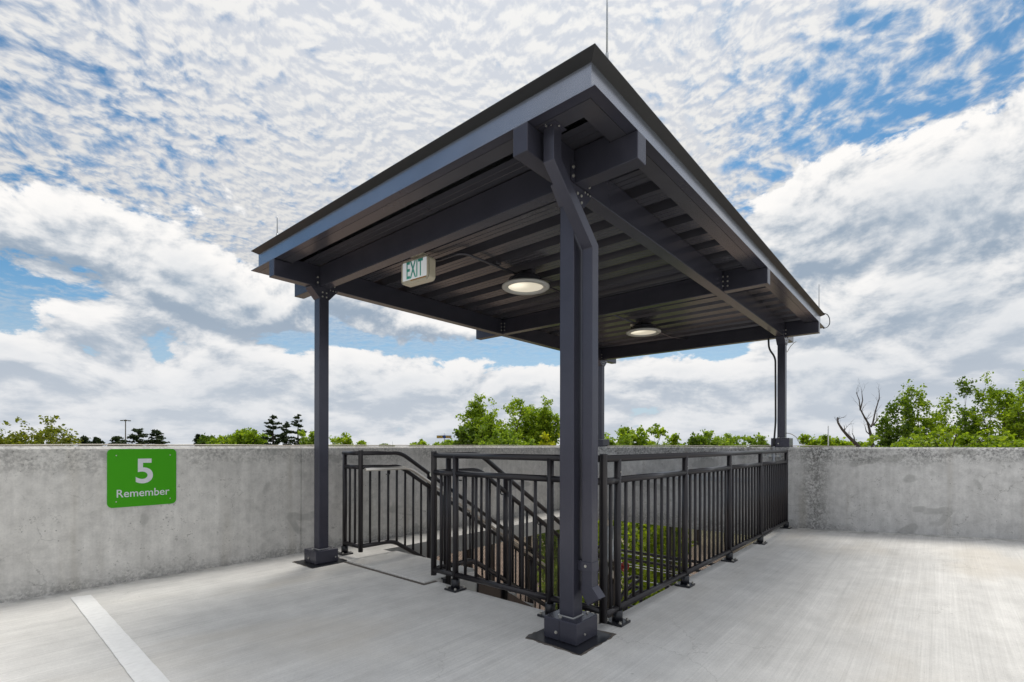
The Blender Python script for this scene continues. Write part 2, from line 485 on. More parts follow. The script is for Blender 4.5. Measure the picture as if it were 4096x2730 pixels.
# ------------------------------------------------------------------ mesh helpers
class MB:
    def __init__(s):
        s.v = []; s.f = []

    def add(s, vs, fs):
        b = len(s.v)
        s.v += [tuple(q) for q in vs]
        s.f += [tuple(b + i for i in f) for f in fs]
        return s

    def box(s, a, b):
        (x0, y0, z0), (x1, y1, z1) = a, b
        return s.add([(x0, y0, z0), (x1, y0, z0), (x1, y1, z0), (x0, y1, z0), (x0, y0, z1), (x1, y0, z1), (x1, y1, z1), (x0, y1, z1)],
                     [(0, 3, 2, 1), (4, 5, 6, 7), (0, 1, 5, 4), (1, 2, 6, 5), (2, 3, 7, 6), (3, 0, 4, 7)])

    def prism(s, poly, axis, a, b):
        """poly: 2D points in the plane normal to axis (order of remaining axes x,y,z); extruded from a to b."""
        def P(u, v, w):
            return {'x': (w, u, v), 'y': (u, w, v), 'z': (u, v, w)}[axis]
        n = len(poly)
        area = sum(poly[i][0] * poly[(i + 1) % n][1] - poly[(i + 1) % n][0] * poly[i][1] for i in range(n))
        if (area < 0) != (axis == 'y'):
            poly = poly[::-1]
        vs = [P(u, v, a) for u, v in poly] + [P(u, v, b) for u, v in poly]
        fs = [tuple(range(n))[::-1], tuple(range(n, 2 * n))]
        for i in range(n):
            j = (i + 1) % n
            fs.append((i, j, n + j, n + i))
        if b < a:
            fs = [f[::-1] for f in fs]
        return s.add(vs, fs)

    def tube(s, pts, r, seg=10, caps=True, r1=None):
        pts = [Vector(q) for q in pts]
        n = len(pts)
        vs = []
        t0 = (pts[1] - pts[0]).normalized()
        ref = Vector((0, 0, 1)) if abs(t0.z) < 0.9 else Vector((1, 0, 0))
        u = t0.cross(ref).normalized()
        for i, q in enumerate(pts):
            if i == 0: tn = pts[1] - pts[0]
            elif i == n - 1: tn = pts[-1] - pts[-2]
            else: tn = (pts[i + 1] - q).normalized() + (q - pts[i - 1]).normalized()
            tn.normalize()
            u = (u - tn * u.dot(tn)).normalized()
            w = tn.cross(u)
            k = 1.0
            if 0 < i < n - 1:
                k = 1.0 / max(0.5, tn.dot((pts[i + 1] - q).normalized()))
            rr = r if r1 is None else r + (r1 - r) * i / (n - 1)
            for j in range(seg):
                a = 2 * math.pi * j / seg
                vs.append(q + (u * math.cos(a) + w * math.sin(a)) * rr)
        fs = []
        for i in range(n - 1):
            for j in range(seg):
                k2 = (j + 1) % seg
                fs.append((i * seg + j, i * seg + k2, (i + 1) * seg + k2, (i + 1) * seg + j))
        if caps:
            fs.append(tuple(range(seg))[::-1])
            fs.append(tuple(range((n - 1) * seg, n * seg)))
        return s.add(vs, fs)

    def lathe(s, prof, c, seg=40):
        """prof: (r, z) list, revolved about the vertical through c."""
        n = len(prof); vs = []; fs = []
        for r, z in prof:
            for j in range(seg):
                a = 2 * math.pi * j / seg
                vs.append((c[0] + r * math.cos(a), c[1] + r * math.sin(a), c[2] + z))
        for i in range(n - 1):
            for j in range(seg):
                k = (j + 1) % seg
                fs.append((i * seg + j, i * seg + k, (i + 1) * seg + k, (i + 1) * seg + j))
        return s.add(vs, fs)


WORG = {}


def tag(o, label=None, cat=None, group=None, kind=None):
    for k, v in (('label', label), ('category', cat), ('group', group), ('kind', kind)):
        if v: o[k] = v
    return o


def thing(name, loc, label, cat, group=None):
    o = bpy.data.objects.new(name, None)
    o.empty_display_size = 0.1
    COL.objects.link(o)
    o.location = loc
    WORG[o] = Vector(loc)
    return tag(o, label, cat, group)


def link(name, me, org, parent):
    o = bpy.data.objects.new(name, me)
    COL.objects.link(o)
    if parent is not None:
        o.parent = parent
        o.location = Vector(org) - WORG[parent]
    else:
        o.location = org
    WORG[o] = Vector(org)
    return o


def obj(name, mb, mat, parent=None, smooth=False, bevel=0.0, org=None):
    """link the collected geometry (world coordinates) as one mesh object"""
    if org is None:
        xs = np.array(mb.v)
        org = Vector(((xs[:, 0].min() + xs[:, 0].max()) / 2, (xs[:, 1].min() + xs[:, 1].max()) / 2, xs[:, 2].min()))
    org = Vector(org)
    me = bpy.data.meshes.new(name)
    me.from_pydata([Vector(q) - org for q in mb.v], [], mb.f)
    me.update()
    if mat: me.materials.append(M[mat] if isinstance(mat, str) else mat)
    if smooth is True:
        me.polygons.foreach_set('use_smooth', [True] * len(me.polygons))
    elif smooth:                       # smooth only the faces with four corners
        me.polygons.foreach_set('use_smooth', [len(q.vertices) == 4 for q in me.polygons])
    o = link(name, me, org, parent)
    if bevel:
        b = o.modifiers.new('bevel', 'BEVEL'); b.width = bevel; b.segments = 2; b.limit_method = 'ANGLE'
        b.angle_limit = R(40)
    return o


def again(name, src, org, parent):
    """another object that shares the mesh of src"""
    o = link(name, src.data, Vector(org), parent)
    for md in src.modifiers:
        b = o.modifiers.new('bevel', 'BEVEL'); b.width = md.width; b.segments = md.segments
        b.limit_method = 'ANGLE'; b.angle_limit = md.angle_limit
    return o


def box(name, a, b, mat, parent=None, bevel=0.0):
    return obj(name, MB().box(a, b), mat, parent, bevel=bevel)


def tubeobj(name, pts, r, mat, parent=None, seg=12, r1=None):
    return obj(name, MB().tube(pts, r, seg, r1=r1), mat, parent, smooth='quad')


BOLT = {}


def bolt(p, d, parent, r=0.008, h=0.007):
    """hexagonal bolt head at p pointing along d ('x-','y-','z+', 'z-')"""
    key = (d, r, h)
    if key not in BOLT:
        mb = MB()
        ax = {'x': Vector((1, 0, 0)), 'y': Vector((0, 1, 0)), 'z': Vector((0, 0, 1))}[d[0]] * (1 if d[1] == '+' else -1)
        mb.tube([ax * -0.002, ax * (h * 0.35)], r * 1.35, 10)
        mb.tube([ax * (h * 0.35), ax * h], r, 6)
        me = bpy.data.meshes.new('bolt')
        me.from_pydata(mb.v, [], mb.f); me.materials.append(M['bolt'])
        BOLT[key] = me
    return link('bolt', BOLT[key], Vector(p), parent)


def bend(pts, rad, n=6):
    """round the inner corners of a polyline"""
    pts = [Vector(q) for q in pts]
    out = [pts[0]]
    for i in range(1, len(pts) - 1):
        a, b, c_ = pts[i - 1], pts[i], pts[i + 1]
        d1 = (a - b); d2 = (c_ - b)
        r = min(rad, d1.length * 0.45, d2.length * 0.45)
        p1 = b + d1.normalized() * r; p2 = b + d2.normalized() * r
        for k in range(n + 1):
            t_ = k / n
            out.append((1 - t_) ** 2 * p1 + 2 * t_ * (1 - t_) * b + t_ ** 2 * p2)
    out.append(pts[-1])
    return out


def pix(x, y):
    """unit-depth direction of a photograph pixel (used to lay things out at a chosen distance)"""
    u = x - 2048; v = y - YH
    a = u / FPX
    return Vector((cy + a * sy_, sy_ - a * cy, -v / FPX))


def at(x, y, depth):
    return Vector((CAMX, CAMY, CAMZ)) + pix(x, y) * depth


# ------------------------------------------------------------------ ground far below
GZ = -12.0
mb = MB()
N = 64
mb.add([(0, 0, GZ)] + [(5000 * math.cos(2 * math.pi * i / N), 5000 * math.sin(2 * math.pi * i / N), GZ) for i in range(N)],
       [(0, 1 + i, 1 + (i + 1) % N) for i in range(N)])
tag(obj('ground', mb, 'ground', org=(0, 0, GZ)), kind='structure')

# ------------------------------------------------------------------ the deck
X1, Y1 = 5.09, 3.40                 # inner faces of the two parapets
OX, OY = 0.272, -0.022              # near corner of the stair opening
SX, SY, LY = 0.72, 1.50, 2.885      # top nosing, near edge of the stair, ledge along the wall
TH = 0.20


def fz(x, y):
    """the slab rises a little towards the far right"""
    s = min(1.0, max(0.0, (x - 1.0) / 4.0))
    return 0.052 * max(0.0, -y - 0.10) * s + 0.018 * max(0.0, min(1.0, (x - 3.5) / 1.6)) * (1 if y < 0.5 else 0)


def slab(xs, ys):
    """grid sheet with side faces down"""
    mb = MB(); nx, ny = len(xs), len(ys)
    top = [(x, y, fz(x, y)) for y in ys for x in xs]
    bot = [(x, y, fz(x, y) - TH) for y in ys for x in xs]
    n = nx * ny
    fs = []
    for j in range(ny - 1):
        for i in range(nx - 1):
            a = j * nx + i
            fs.append((a, a + 1, a + nx + 1, a + nx))
            fs.append((n + a, n + a + nx, n + a + nx + 1, n + a + 1))
    ring = [i for i in range(nx)] + [j * nx + nx - 1 for j in range(1, ny)] + [(ny - 1) * nx + i for i in range(nx - 2, -1, -1)] + [j * nx for j in range(ny - 2, 0, -1)]
    for k in range(len(ring)):
        a, b = ring[k], ring[(k + 1) % len(ring)]
        fs.append((a, n + a, n + b, b))
    mb.add(top + bot, fs)
    return mb


lin = lambda a, b, n: [a + (b - a) * i / n for i in range(n + 1)]
deck = MB()
for xs, ys in ((lin(-14, OX, 8), lin(-16, OY, 24)), (lin(-14, OX, 8), lin(OY, Y1 + 0.1, 4)),
               (lin(OX, X1 + 0.1, 12), lin(-16, OY, 24)), ([OX, SX], [SY, LY]), (lin(OX, X1 + 0.1, 3), [LY, Y1 + 0.1])):
    q = slab(xs, ys)
    deck.add(q.v, q.f)
tag(obj('deck_floor', deck, 'floor', org=(0, 0, 0)), kind='structure')

# lower level of the car park, seen only through the stair opening
box('lower_deck', (-14, -16, -3.45), (5.2, 3.5, -3.25), 'tread')
tag(bpy.data.objects['lower_deck'], kind='structure')

# entrance slab at the head of the stair with its worn joint
mb = MB().prism([(0.155, SY + 0.02), (SX + 0.01, SY + 0.02), (SX + 0.01, LY - 0.21), (0.155, LY - 0.21)], 'z', -0.05, 0.018)
tag(obj('entrance_slab', mb, 'floor', bevel=0.006), kind='structure')
mb = MB().box((0.125, SY - 0.012, -0.02), (0.153, LY - 0.215, 0.0035)).box((0.153, SY - 0.012, -0.02), (OX - 0.002, SY + 0.018, 0.0035))
tag(obj('slab_joint', mb, 'dark'), kind='structure')
mb = MB().box((0.20, LY - 0.208, -0.02), (SX - 0.02, LY - 0.175, 0.0032))
tag(obj('ledge_joint', mb, 'dark'), kind='structure')
# parking bay line: worn paint
rng = random.Random(4)
pts_l = []; pts_r = []
for i in range(61):
    y = 3.185 - i * 0.075
    xc = -1.718 - 0.042 * (i / 27.0)
    pts_l.append((xc - 0.056 + rng.uniform(-0.0016, 0.0016), y)); pts_r.append((xc + 0.056 + rng.uniform(-0.0016, 0.0016), y - 0.028))
mb = MB()
vs = [(x, y, 0.004) for x, y in pts_l] + [(x, y, 0.004) for x, y in pts_r]
n = len(pts_l)
mb.add(vs, [(i, i + 1, n + i + 1, n + i) for i in range(n - 1)])
tag(obj('painted_line', mb, 'white'), kind='structure')


# ------------------------------------------------------------------ parapet walls
def wall_profile(z0, zt=1.108, t=0.20, ch=0.022):
    # (depth outwards from the inner face, z)
    return [(0, z0), (0, zt - ch), (ch, zt), (t - ch, zt), (t, zt - ch), (t, z0)]


def wall_panel(parent, axis, a, b, face, z0, mat, t=0.20):
    prof = [(face + d, z) for d, z in wall_profile(z0, t=t)]
    mb = MB().prism(prof, axis, a, b)
    return obj('panel', mb, mat, parent)


lw = thing('parapet_wall', (-2, Y1, 0), 'stained grey concrete parapet carrying the green level sign, left of the stair', 'wall')
for a, b in ((-14.0, -7.0), (-6.994, 0.064), (0.070, 5.285)):
    wall_panel(lw, 'x', a, b, Y1, -0.19, 'wall')
bw = thing('parapet_wall', (X1, 0, 0), 'concrete parapet with heavy black stains, running right from the end of the railing', 'wall')
wall_panel(bw, 'y', -16.0, -7.0, X1, -0.19, 'wallback')
wall_panel(bw, 'y', -6.994, -0.016, X1, -0.19, 'wallback')
wall_panel(bw, 'y', -0.012, Y1 - 0.004, X1, -0.145, 'wallback')
# long light conduit bar across the inside of the spandrel
for o_, z, y0, y1 in ((0.012, 0.60, 0.35, 2.10),):
    mbx = MB().box((X1 - 0.030, y0, z), (X1 - 0.001, y1, z + 0.065))
    obj('ledger_strip', mbx, 'galv', bw, bevel=0.004)

# ------------------------------------------------------------------ canopy
LX, LYc = 5.213, 2.865
S, BS, BH = 0.0486, 0.1133, 0.1285
ZB, ZT, ZL = 2.618, 2.811, 2.766
RX0, RX1, RY0, RY1 = -0.470, 5.680, -0.440, 3.311
can = thing('canopy', (2.6, 1.43, 0), 'charcoal steel canopy with flat overhanging roof on four square posts over the stair', 'canopy')

for k, (x, y, z0) in enumerate(((0, 0, 0), (0, LYc, 0), (LX, 0, 1.10), (LX, LYc, 1.10))):
    c_ = box('column', (x - S, y - S, z0), (x + S, y + S, ZB - 0.001), 'steel', can, 0.004)
    cov = MB().box((x - BS, y - BS, z0 + 0.006), (x + BS, y + BS, z0 + BH))
    cv = obj('base_cover', cov, 'steel', c_, bevel=0.005)
    bolt((x - BS, y + 0.02 if k != 0 else y + 0.025, z0 + 0.052), 'x-', c_, 0.007, 0.008)
    bolt((x - 0.03 if k == 0 else x + 0.085, y - BS, z0 + 0.05), 'y-', c_, 0.005, 0.006)
    bolt((x - 0.078, y + 0.02, z0 + BH), 'z+', c_, 0.007, 0.010)
    bolt((x + 0.082, y - 0.06, z0 + BH), 'z+', c_, 0.006, 0.008)
    mbw = MB().box((x - S - 0.006, y - S - 0.006, z0 + BH), (x + S + 0.006, y + S + 0.006, z0 + BH + 0.005))
    obj('sealant', mbw, 'ringgrey', c_)
    mbs = MB().box((x - BS - 0.0015, y + 0.003, z0 + 0.010), (x - BS + 0.002, y + 0.005, z0 + BH - 0.004))
    obj('cover_seam', mbs, 'plate', c_)
    if z0 == 0:
        r_ = random.Random(k + 3)
        e = 0.182
        pl = [(x + a * e + r_.uniform(-.012, .012), y + b * e + r_.uniform(-.012, .012)) for a, b in
              ((-1, -1), (-.3, -1), (.4, -1), (1, -1), (1, -.3), (1, .4), (1, 1), (.3, 1), (-.4, 1), (-1, 1), (-1, .4), (-1, -.3))]
        obj('base_plate', MB().prism(pl, 'z', -0.01, 0.005), 'plate', c_)
        # chipped mortar rim round the pocket
        rm = random.Random(k + 11)
        rimv = []
        for q in range(64):
            f = q / 16.0; sd = int(f); u = (f - sd) * 2 - 1
            ex_ = 0.186 + (rm.uniform(0.004, 0.022) if sd in (1, 2) else rm.uniform(0.0, 0.010))
            px, py = ((u * 0.186, -ex_), (ex_, u * 0.186), (-u * 0.186, ex_), (-ex_, -u * 0.186))[sd]
            rimv.append((x + px, y + py))
        obj('mortar_rim', MB().prism(rimv, 'z', -0.01, 0.0028), 'dark', c_)
    # haunch plate under the beam
    hz = [(x - 0.135, ZB - 0.0005), (x + 0.135, ZB - 0.0005), (x + 0.135, ZB - 0.012), (x + S + 0.002, ZB - 0.105), (x - S - 0.002, ZB - 0.105), (x - 0.135, ZB - 0.012)]
    obj('gusset', MB().prism(hz, 'y', y - S - 0.006, y + S + 0.006), 'steel', c_, bevel=0.002)
    for bx in (-0.02, 0.02):
        for bz in (-0.045, -0.085):
            bolt((x + bx, y - S - 0.006, ZB + bz), 'y-', c_, 0.006, 0.006)
    # connection angle on the beam webs with its bolts
    if k in (0, 1):
        mbp = MB().box((x - 0.135 + S, y - S - 0.009, ZB + 0.004), (x - S - 0.002, y - S - 0.0005, ZB + 0.125))
        obj('connection_plate', mbp, 'steel', c_)
    mbp = MB().box((x + S + 0.002, y - S - 0.009, ZB + 0.004), (x + S + 0.075, y - S - 0.0005, ZB + 0.125))
    obj('connection_plate', mbp, 'steel', c_)
    for bx, bz in ((0.10, .035), (0.10, .085), (0.072, .035), (0.072, .085), (-0.07, .035), (-0.07, .085)):
        bolt((x + bx, y - S - 0.009, ZB + bz), 'y-', c_, 0.007, 0.008)
    for q in range(3):
        bolt((x + 0.06 + q * 0.028, y - S - 0.003, ZB - 0.010), 'y-', c_, 0.006, 0.006)

# beams: two long ones, cross beams butted between them, coped stubs outside
SOF = 0.165


def beam_x(y):
    prof = [(RX0 - 0.004, ZB), (RX1 + 0.004, ZB), (RX1 + 0.004, ZL), (RX1 - SOF, ZL), (RX1 - SOF, ZT), (RX0 + SOF, ZT), (RX0 + SOF, ZL), (RX0 - 0.004, ZL)]
    return obj('beam', MB().prism(prof, 'y', y - S, y + S), 'steel', can, bevel=0.004)


beam_x(0.0); beam_x(LYc)
XM = 2.607
for x in (0.0, XM, LX):
    box('beam', (x - S, S + 0.0006, ZB + 0.0015), (x + S, LYc - S - 0.0006, ZT - 0.0008), 'steel', can, 0.004)
    for s_, y0, ye, yi in ((-1, -S - 0.0006, RY0 - 0.004, RY0 + SOF), (1, LYc + S + 0.0006, RY1 + 0.004, RY1 - SOF)):
        prof = [(y0, ZB + 0.0015), (ye, ZB + 0.0015), (ye, ZL), (yi, ZL), (yi, ZT - 0.0008), (y0, ZT - 0.0008)]
        obj('beam', MB().prism(prof, 'x', x - S, x + S), 'steel', can, bevel=0.004)
    if x == XM:
        for yy, sd in ((0.0, -1), (LYc, -1)):
            cpl = box('connection_plate', (x - S - 0.062, yy - S - 0.008, ZB + 0.02), (x - S - 0.004, yy - S - 0.0006, ZB + 0.165), 'steel', can)
            for q in range(3):
                bolt((x - S - 0.030, yy - S - 0.008, ZB + 0.045 + q * 0.045), 'y-', cpl, 0.006, 0.006)
            cpl = box('connection_plate', (x - S - 0.0075, yy - S - 0.075, ZB + 0.02), (x - S - 0.0006, yy - S - 0.012, ZB + 0.165), 'steel', can)
            for q in range(3):
                bolt((x - S - 0.0075, yy - S - 0.045, ZB + 0.045 + q * 0.045), 'x-', cpl, 0.006, 0.006)

# steel roof deck: one flute per panel, running across the roof
PITCH = 0.2977
xa = 1.2770
first = None
yd0, yd1 = RY0 + 0.055, RY1 - 0.055
k0 = int(math.ceil((RX0 + 0.05 - xa) / PITCH)); k1 = int(math.floor((RX1 - 0.06 - PITCH - xa) / PITCH))
z0 = ZT + 0.001
prof = [(0.0, 0), (0.047, 0), (0.049, 0.004), (0.054, 0.004), (0.056, 0), (0.099, 0), (0.101, 0.004), (0.106, 0.004), (0.108, 0), (0.154, 0),
        (0.170, 0.062), (PITCH - 0.016, 0.062), (PITCH, 0)]
for k in range(k0, k1 + 1):
    x = xa + k * PITCH
    if first is None:
        vs = [(x + u, yd0, z0 + w) for u, w in prof] + [(x + u, yd1, z0 + w) for u, w in prof]
        npf = len(prof)
        mbd = MB().add(vs, [(i, npf + i, npf + i + 1, i + 1) for i in range(npf - 1)])
        first = obj('deck_panel', mbd, 'deck', can, org=(x, yd0, z0))
    else:
        again('deck_panel', first, (x, yd0, z0), can)
xs0 = xa + k0 * PITCH; xs1 = xa + (k1 + 1) * PITCH
for a, b in ((RX0 + 0.055, xs0 - 0.0005), (xs1 + 0.0005, RX1 - 0.055)):
    if b - a > 0.01:
        box('deck_panel', (a, yd0, z0 + 0.062), (b, yd1, z0 + 0.066), 'deck', can)
box('roof_sheet', (RX0 + 0.06, RY0 + 0.06, 2.885), (RX1 - 0.06, RY1 - 0.06, 2.950), 'fascia', can)


# eaves: fascia with flared drip edges, mitred at the corners
def rim(name, prof, mat, closed=True):
    """prof: (inset, z); returns the four mitred sides"""
    res = []
    def P(cx_, cy_, i, z):
        x = RX0 + i if cx_ == 0 else RX1 - i
        y = RY0 + i if cy_ == 0 else RY1 - i
        return (x, y, z)
    sides = (((0, 1), (0, 0)), ((0, 0), (1, 0)), ((1, 0), (1, 1)), ((1, 1), (0, 1)))
    for a, b in sides:
        n = len(prof)
        vs = [P(*a, i, z) for i, z in prof] + [P(*b, i, z) for i, z in prof]
        fs = [(i, (i + 1) % n, n + (i + 1) % n, n + i) for i in range(n if closed else n - 1)]
        fs += [tuple(range(n))[::-1], tuple(range(n, 2 * n))]
        mbr = MB().add(vs, fs)
        bmx = bmesh.new()
        o = obj(name, mbr, mat, can)
        bmx.from_mesh(o.data); bmesh.ops.recalc_face_normals(bmx, faces=bmx.faces); bmx.to_mesh(o.data); bmx.free()
        res.append(o)
    return res


rim('fascia', [(0.052, 2.812), (0.0, 2.7690), (0.0, 2.7735), (0.049, 2.818), (0.049, 2.926), (0.058, 2.926), (0.058, 2.812)], 'fascia')
rim('fascia_flare', [(0.049, 2.9262), (0.0, 2.9545), (0.0, 2.959), (0.058, 2.953), (0.0585, 2.9262)], 'flare_shade')  # upper flare of the fascia, shade put into its dark colour
rim('drip_lip', [(0.0005, 2.7688), (0.060, 2.7688), (0.060, 2.7750), (0.010, 2.7750)], 'steel')
rim('soffit', [(0.0625, 2.7680), (0.160, 2.7680), (0.160, 2.8105), (0.0625, 2.8105)], 'deck')

# rain pipe from the corner of the roof down beside the near post
d = 0.034


def square_pipe(path, h=d):
    """square tube lying in a plane y = const: path of (x, z), half width h, centred on y"""
    pass


yc = -0.108
cl = [(-0.341, 2.767), (-0.341, 2.600), (0.033, 2.262), (0.033, 0.300)]
# mitred offsets of the centre line
def offset(path, h):
    L, Rr = [], []
    for i, q in enumerate(path):
        q = Vector(q)
        if i == 0: t_ = (Vector(path[1]) - q).normalized(); nrm = Vector((-t_.y, t_.x)); k = 1
        elif i == len(path) - 1: t_ = (q - Vector(path[i - 1])).normalized(); nrm = Vector((-t_.y, t_.x)); k = 1
        else:
            t1 = (q - Vector(path[i - 1])).normalized(); t2 = (Vector(path[i + 1]) - q).normalized()
            n1 = Vector((-t1.y, t1.x)); n2 = Vector((-t2.y, t2.x)); nrm = (n1 + n2).normalized(); k = 1 / nrm.dot(n1)
        L.append(q + nrm * h * k); Rr.append(q - nrm * h * k)
    return L, Rr
A, B = offset(cl, d)
mbp = MB()
vs = []
for a, b in zip(A, B):
    vs += [(a.x, yc - d, a.y), (b.x, yc - d, b.y), (b.x, yc + d, b.y), (a.x, yc + d, a.y)]
fs = []
for i in range(3):
    for j in range(4):
        k = (j + 1) % 4
        fs.append((i * 4 + j, i * 4 + k, i * 4 + 4 + k, i * 4 + 4 + j))
fs += [(3, 2, 1, 0)]
mbp.add(vs, fs)
bmx = bmesh.new()
dp = obj('downspout', mbp, 'steel', can, bevel=0.003)
bmx.from_mesh(dp.data); bmesh.ops.recalc_face_normals(bmx, faces=bmx.faces); bmx.to_mesh(dp.data); bmx.free()
# kicked-out shoe at the foot: open square tube turned away from the post
xL, xR = 0.033 - d - 0.002, 0.033 + d + 0.002
sh = [(yc + d + 0.002, 0.315), (yc - d - 0.002, 0.315), (yc - d - 0.050, 0.258), (yc + d - 0.042, 0.205), (yc + d + 0.002, 0.268)]
mbs = MB().prism(sh, 'x', xL, xR)
obj('shoe', mbs, 'steel', dp, bevel=0.002)
# dark mouth of the shoe
mv = [(xL + 0.004, yc - d - 0.0515, 0.2555), (xR - 0.004, yc - d - 0.0515, 0.2555), (xR - 0.004, yc + d - 0.0445, 0.2052), (xL + 0.004, yc + d - 0.0445, 0.2052)]
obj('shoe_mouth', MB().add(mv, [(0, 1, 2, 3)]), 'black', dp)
mbk = MB().box((-0.006, yc - d - 0.004, 0.400), (0.071, -S - 0.0006, 0.455))
st = obj('strap', mbk, 'steel', dp, bevel=0.002)
bolt((-0.006, yc + 0.005, 0.430), 'x-', dp, 0.006, 0.006)
for bx, by in ((-0.385, -0.10), (-0.372, -0.125), (-0.345, -0.153), (-0.298, -0.108)):
    bolt((bx, by, 2.7678), 'z-', dp, 0.006, 0.008)
obj('flange', MB().box((-0.392, -0.162, 2.7625), (-0.290, -0.054, 2.7672)), 'steel', dp)

# ------------------------------------------------------------------ lightning rods on the roof edge
for (x, y, h, lab) in ((-0.335, -0.425, 0.30, 'thin pointed lightning rod on the near corner of the canopy roof'),
                       (-0.44, 2.83, 0.19, 'short lightning rod on the left end of the canopy roof'),
                       (5.30, -0.425, 0.33, 'lightning rod at the far right corner of the canopy roof')):
    rt_ = thing('lightning_rod', (x, y, 2.952), lab, 'lightning rod', 'lightning rods on the canopy')
    obj('socket', MB().tube([(x, y, 2.950), (x, y, 3.000)], 0.008, 8), 'galv', rt_, smooth='quad')
    obj('rod', MB().tube([(x, y, 2.995), (x, y, 2.96 + h * 0.9), (x, y, 2.96 + h)], 0.005, 8, r1=0.0035), 'galv', rt_, smooth='quad')

# ------------------------------------------------------------------ round ceiling lamps, conduit, exit sign
def lamp(x, y, z, label):
    t_ = thing('ceiling_lamp', (x, y, z), label, 'lamp', 'round lamps under the canopy')
    obj('housing', MB().lathe([(0.0, 0.105), (0.13, 0.105), (0.165, 0.085), (0.185, 0.030), (0.185, 0.020)], (x, y, z), 40), 'deck', t_, smooth=True)
    obj('ring', MB().lathe([(0.170, 0.030), (0.215, 0.028), (0.232, 0.016), (0.232, 0.006), (0.218, -0.004), (0.178, -0.002), (0.170, 0.010)], (x, y, z), 48), 'ringgrey', t_, smooth=True)
    obj('lens', MB().lathe([(0.171, 0.012), (0.15, 0.018), (0.10, 0.024), (0.04, 0.027), (0.0, 0.028)], (x, y, z), 40), 'lens', t_, smooth=True, org=(x, y, z + 0.02))
    obj('hanger', MB().box((x - 0.03, y - 0.10, z + 0.095), (x + 0.03, y + 0.10, z + 0.153)), 'deck', t_, bevel=0.004)
    obj('stem', MB().tube([(x - 0.05, y + 0.02, z + 0.10), (x - 0.05, y + 0.02, z + 0.15)], 0.02, 10), 'deck', t_, smooth='quad')
    return t_


lamp(1.335, 1.425, 2.658, 'lit round lamp under the canopy nearer the exit sign')
l2 = lamp(3.885, 1.420, 2.658, 'lit round lamp under the canopy in the bay farther from the exit sign')
box('sensor_tag', (3.72, 1.50, 2.735), (3.78, 1.53, 2.765), 'exitbody', l2, 0.003)

cnd = thing('conduit', (0.5, 1.46, 2.78), 'dark conduit running under the canopy deck past both round lamps', 'conduit')
obj('pipe', MB().tube(bend([(0.34, 1.80, 2.772), (0.505, 1.80, 2.772), (0.515, 1.462, 2.774), (XM - S - 0.001, 1.455, 2.776)], 0.10), 0.011, 10), 'deck', cnd, smooth='quad')
obj('pipe', MB().tube(bend([(XM + S + 0.001, 1.50, 2.776), (4.90, 1.44, 2.776), (LX - S - 0.002, 1.30, 2.776)], 0.10), 0.011, 10), 'deck', cnd, smooth='quad')
for x in (0.95, 2.2, 3.1, 4.5):
    box('strap', (x - 0.035, 1.43, 2.785), (x + 0.035, 1.51, 2.810), 'deck', cnd, 0.004)


def text_mesh(s, size, depth, bold=0.0, font_sx=1.0):
    cu = bpy.data.curves.new('lettering', 'FONT')
    cu.body = s; cu.size = size; cu.extrude = depth; cu.offset = bold
    cu.align_x = 'CENTER'; cu.align_y = 'BOTTOM_BASELINE'
    o = bpy.data.objects.new('tmp', cu); COL.objects.link(o)
    dg = bpy.context.evaluated_depsgraph_get(); dg.update()
    me = bpy.data.meshes.new_from_object(o.evaluated_get(dg))
    bpy.data.objects.remove(o, do_unlink=True)
    co_ = np.zeros(len(me.vertices) * 3); me.vertices.foreach_get('co', co_)
    return me, co_.reshape(-1, 3)


def text_obj(s, parent, mat, w, h, mapper, org, thick=0.0012, bold=0.0):
    """lettering fitted to width w and height h; mapper(u, v, n) gives a world point"""
    me, cc = text_mesh(s, 1.0, 0.5, bold)
    x0, x1 = cc[:, 0].min(), cc[:, 0].max(); y0, y1 = cc[:, 1].min(), cc[:, 1].max()
    u = ((cc[:, 0] - x0) / (x1 - x0) - 0.5) * w
    v = (cc[:, 1] - y0) / (y1 - y0) * h
    n = (cc[:, 2] / max(1e-6, cc[:, 2].max()) + 1) / 2 * thick
    org = Vector(org)
    out = np.array([Vector(mapper(a, b, c_)) - org for a, b, c_ in zip(u, v, n)])
    me.vertices.foreach_set('co', out.ravel())
    me.materials.clear(); me.materials.append(M[mat])
    bmx = bmesh.new(); bmx.from_mesh(me); bmesh.ops.recalc_face_normals(bmx, faces=bmx.faces); bmx.to_mesh(me); bmx.free()
    me.update()
    return link('lettering', me, org, parent)


# EXIT sign hanging from the deck, face towards -X
ex = thing('exit_sign', (0.31, 1.805, 2.53), 'cream plastic EXIT sign with green letters hanging under the canopy', 'exit sign')
ang = R(4)
ec, es_ = math.cos(ang), math.sin(ang)


def exm(u, v, n, cx_=0.29, cy_=1.808, cz_=2.532):
    # u to the right of the face (towards -Y), v up, n out of the face (towards -X)
    return (cx_ - n * ec + u * es_, cy_ - u * ec - n * es_, cz_ + v)


def exbox(name, u0, u1, v0, v1, n0, n1, mat, bevel=0.0):
    c8 = [exm(u, v, n) for n in (n0, n1) for v in (v0, v1) for u in (u0, u1)]
    f = [(0, 2, 3, 1), (4, 5, 7, 6), (0, 1, 5, 4), (2, 6, 7, 3), (0, 4, 6, 2), (1, 3, 7, 5)]
    mbx = MB().add(c8, f)
    o = obj(name, mbx, mat, ex, bevel=bevel)
    bmx = bmesh.new(); bmx.from_mesh(o.data); bmesh.ops.recalc_face_normals(bmx, faces=bmx.faces); bmx.to_mesh(o.data); bmx.free()
    return o


